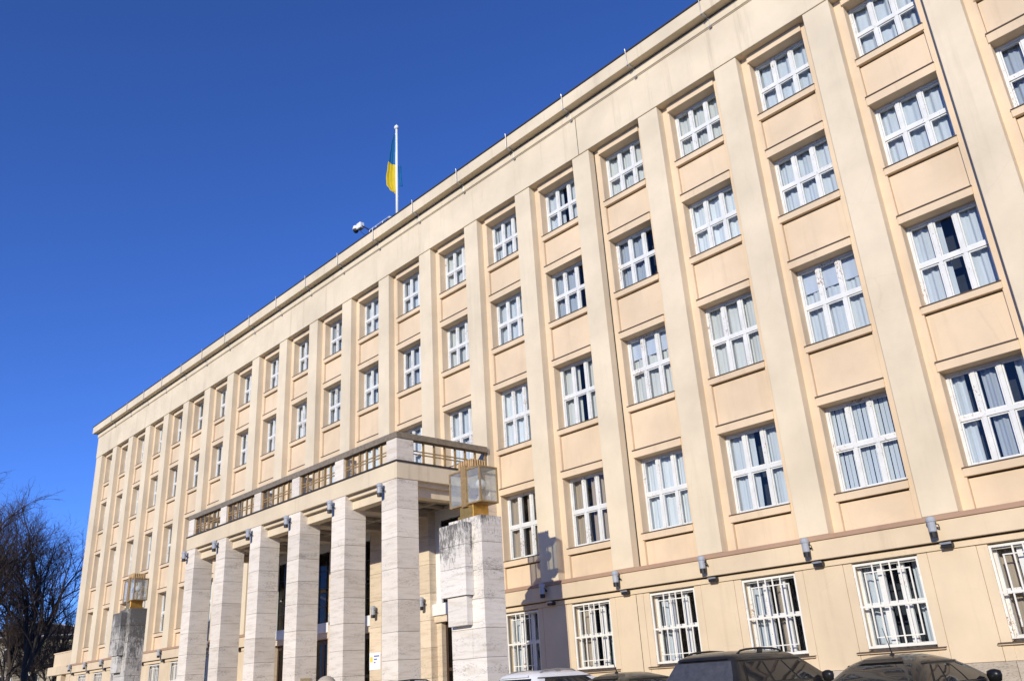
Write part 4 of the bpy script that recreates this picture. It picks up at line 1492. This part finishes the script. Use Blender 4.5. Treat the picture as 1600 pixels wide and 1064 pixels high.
# ------------------------------------------------------------------ trees
def bare_tree(loc, height, seed, label, name='bare_tree', spread=1.0, depth_max=6, dens=1.0):
    r = random.Random(seed)
    T = link(name, None, None, loc)
    tag(T, label, 'tree', 'bare winter trees left of the building')
    trunk, crown, fine = MB(), MB(), MB()

    def grow(p, d, length, rad, depth):
        nseg = 5 if depth < 2 else (4 if depth < 4 else 3)
        pts, rs = [p.copy()], [rad]
        dd = d.copy()
        for k in range(nseg):
            wob = 0.05 + 0.045 * depth
            dd = (dd + Vector((r.gauss(0, wob), r.gauss(0, wob), r.gauss(0, wob * 0.6) + (0.02 if depth else 0.0)))).normalized()
            p = p + dd * (length / nseg)
            pts.append(p.copy())
            rs.append(rad * (1 - (k + 1) / nseg * (0.45 if depth else 0.40)))
        tgt = trunk if depth == 0 else (crown if depth < 4 else fine)
        tgt.tube(pts, rs, 10 if depth == 0 else (6 if depth < 3 else 3), caps=False)
        if depth >= depth_max:
            return
        nch = {0: 6, 1: 5, 2: 4, 3: 4, 4: 4, 5: 4}.get(depth, 3)
        nch = max(2, int(round(nch * dens)))
        for c in range(nch):
            if c == 0:
                q, rr = pts[-1], rs[-1]
                ang = r.uniform(0.1, 0.3)
            else:
                t = r.uniform(0.42 if depth == 0 else 0.18, 0.98)
                i = min(int(t * nseg), nseg - 1)
                f = t * nseg - i
                q = pts[i].lerp(pts[i + 1], f)
                rr = rs[i] * 0.62
                ang = (r.uniform(0.25, 0.6) if depth == 0 else r.uniform(0.35, 0.8)) * spread
            ax = dd.orthogonal().normalized()
            ax.rotate(Matrix.Rotation(r.uniform(0, 6.283), 3, dd))
            nd = dd.copy()
            nd.rotate(Matrix.Rotation(ang, 3, ax))
            nd = (nd + Vector((0, 0, 0.10))).normalized()
            grow(q, nd, length * r.uniform(0.52, 0.74) if depth else length * r.uniform(0.62, 0.85), max(rr, 0.0075), depth + 1)
    grow(Vector((0, 0, -0.1)), Vector((r.uniform(-0.03, 0.03), r.uniform(-0.03, 0.03), 1)), height * 0.34, height * 0.017, 0)
    trunk.obj('trunk', M['bark'], T, smooth=True, fixn=False)
    crown.obj('branches', M['bark'], T, smooth=True, fixn=False)
    fo = fine.obj('crown', M['twig'], T, fixn=False)
    return T


bare_tree((-83.8, 17.6, 0), 20.5, 5, 'tall bare tree at the left edge of the picture', spread=0.95)
bare_tree((-86.5, 22.4, 0), 22.5, 11, 'bare tree whose crown touches the left corner of the building', spread=1.0)
bare_tree((-96.0, 21.5, 0), 26.0, 21, 'bare tree rising between the two nearest ones, behind them', spread=0.9)
bare_tree((-104.0, 29.5, 0), 15.0, 31, 'smaller bare tree standing by the corner of the far house', spread=1.1)

bare_tree((-97.0, 26.0, 0), 14.0, 43, 'low bushy bare tree in front of the far house', spread=1.2)
bare_tree((-92.5, 22.3, 0), 16.5, 57, 'slim bare tree between the near trees and the far house', spread=1.0)

# ------------------------------------------------------------------ far house
H = link('far_house', None, None, (-122, 26.5, 0))
tag(H, 'beige house with snow on its roof behind the bare trees at far left', 'house')
H.rotation_euler.z = math.radians(-32)
hw, hd, hh = 15.0, 11.0, 9.5
MB().box(-hd, 0, -2, hw, 0, hh).obj('wall', M['house'], H)
MB().box(-hd - 0.5, 0.5, -2.5, hw + 0.5, hh + 0.002, hh + 0.3).obj('eaves', M['rooftile'], H)
MB().prism([(-2.4, hh + 0.302), (hw / 2 - 1, hh + 1.9), (hw + 0.4, hh + 0.302)], -hd - 0.4, 0.4).obj('roof', M['rooftile'], H)
MB().prism([(-2.3, hh + 0.36), (-2.3, hh + 0.44), (hw / 2 - 1, hh + 2.02), (hw + 0.3, hh + 0.44), (hw + 0.3, hh + 0.36), (hw / 2 - 1, hh + 1.94)], -hd - 0.2, 0.3).obj('snow', M['snow'], H)
for zz in (0.9, 4.0, 7.0):
    for yy in (-0.6, 2.4, 5.4, 8.4, 11.4):
        wv_ = MB().box(0.005, 0.06, yy, yy + 1.3, zz, zz + 1.55).obj('window', M['wpole'], H)
        for k in range(2):
            MB().box(0.062, 0.07, yy + 0.07 + k * 0.6, yy + 0.62 + k * 0.6, zz + 0.08, zz + 1.47).obj('pane', M['cg'], wv_)
for zz in (3.6, 6.6):
    bal = MB().box(0.0, 1.1, 5.0, 8.0, zz, zz + 0.15).box(1.05, 1.1, 5.0, 8.0, zz + 0.15, zz + 1.0).obj('balcony', M['house'], H)
MB().box(-hd - 0.55, 0.56, -2.56, hw + 0.56, hh + 0.301, hh + 0.46).obj('snow', M['snow'], H)
ch = MB().box(-4, -3.2, 3, 3.8, hh + 1.0, hh + 2.6).obj('chimney', M['house'], H)

# ------------------------------------------------------------------ houses across the square (behind the photographer, seen in reflections)
def square_house(x0, x1, yf, h, mat, label, floors):
    Q = link('square_house', None, None, ((x0 + x1) / 2, yf, 0))
    tag(Q, label, 'house', 'houses on the other side of the square')
    w = (x1 - x0) / 2
    MB().box(-w, w, -11, 0, 0, h).obj('wall', mat, Q)
    MB().prism([(-11.4, h + 0.002), (-5.5, h + 2.6), (0.4, h + 0.002)], -w - 0.3, w + 0.3).obj('roof', M['rooftile'], Q)
    fm = MB().box(0, 1.3, 0.003, 0.06, 0, 1.8).mesh('window', M['wpole'])
    pm = MB().box(0.08, 1.22, 0.062, 0.07, 0.08, 1.72).mesh('pane', M['cg'])
    n = int(2 * w / 3.4)
    for f in range(floors):
        for k in range(n):
            o = link('window', fm, Q, (-w + 1.2 + k * (2 * w - 2.4) / max(1, n - 1) - 0.65, 0, 1.4 + f * (h - 1.2) / floors))
            link('pane', pm, o)


square_house(-95, -55, -42, 11.0, M['house'], 'long beige house across the square, seen only in reflections, left one', 3)
square_house(-52, -18, -46, 13.0, M['gwall'], 'cream house across the square, seen only in reflections, taller middle one', 4)
square_house(-15, 22, -43, 11.5, M['house'], 'beige house across the square behind the camera, seen only in reflections', 3)
square_house(26, 66, -44, 12.5, M['gwall'], 'cream house across the square, seen only in reflections, right one', 4)
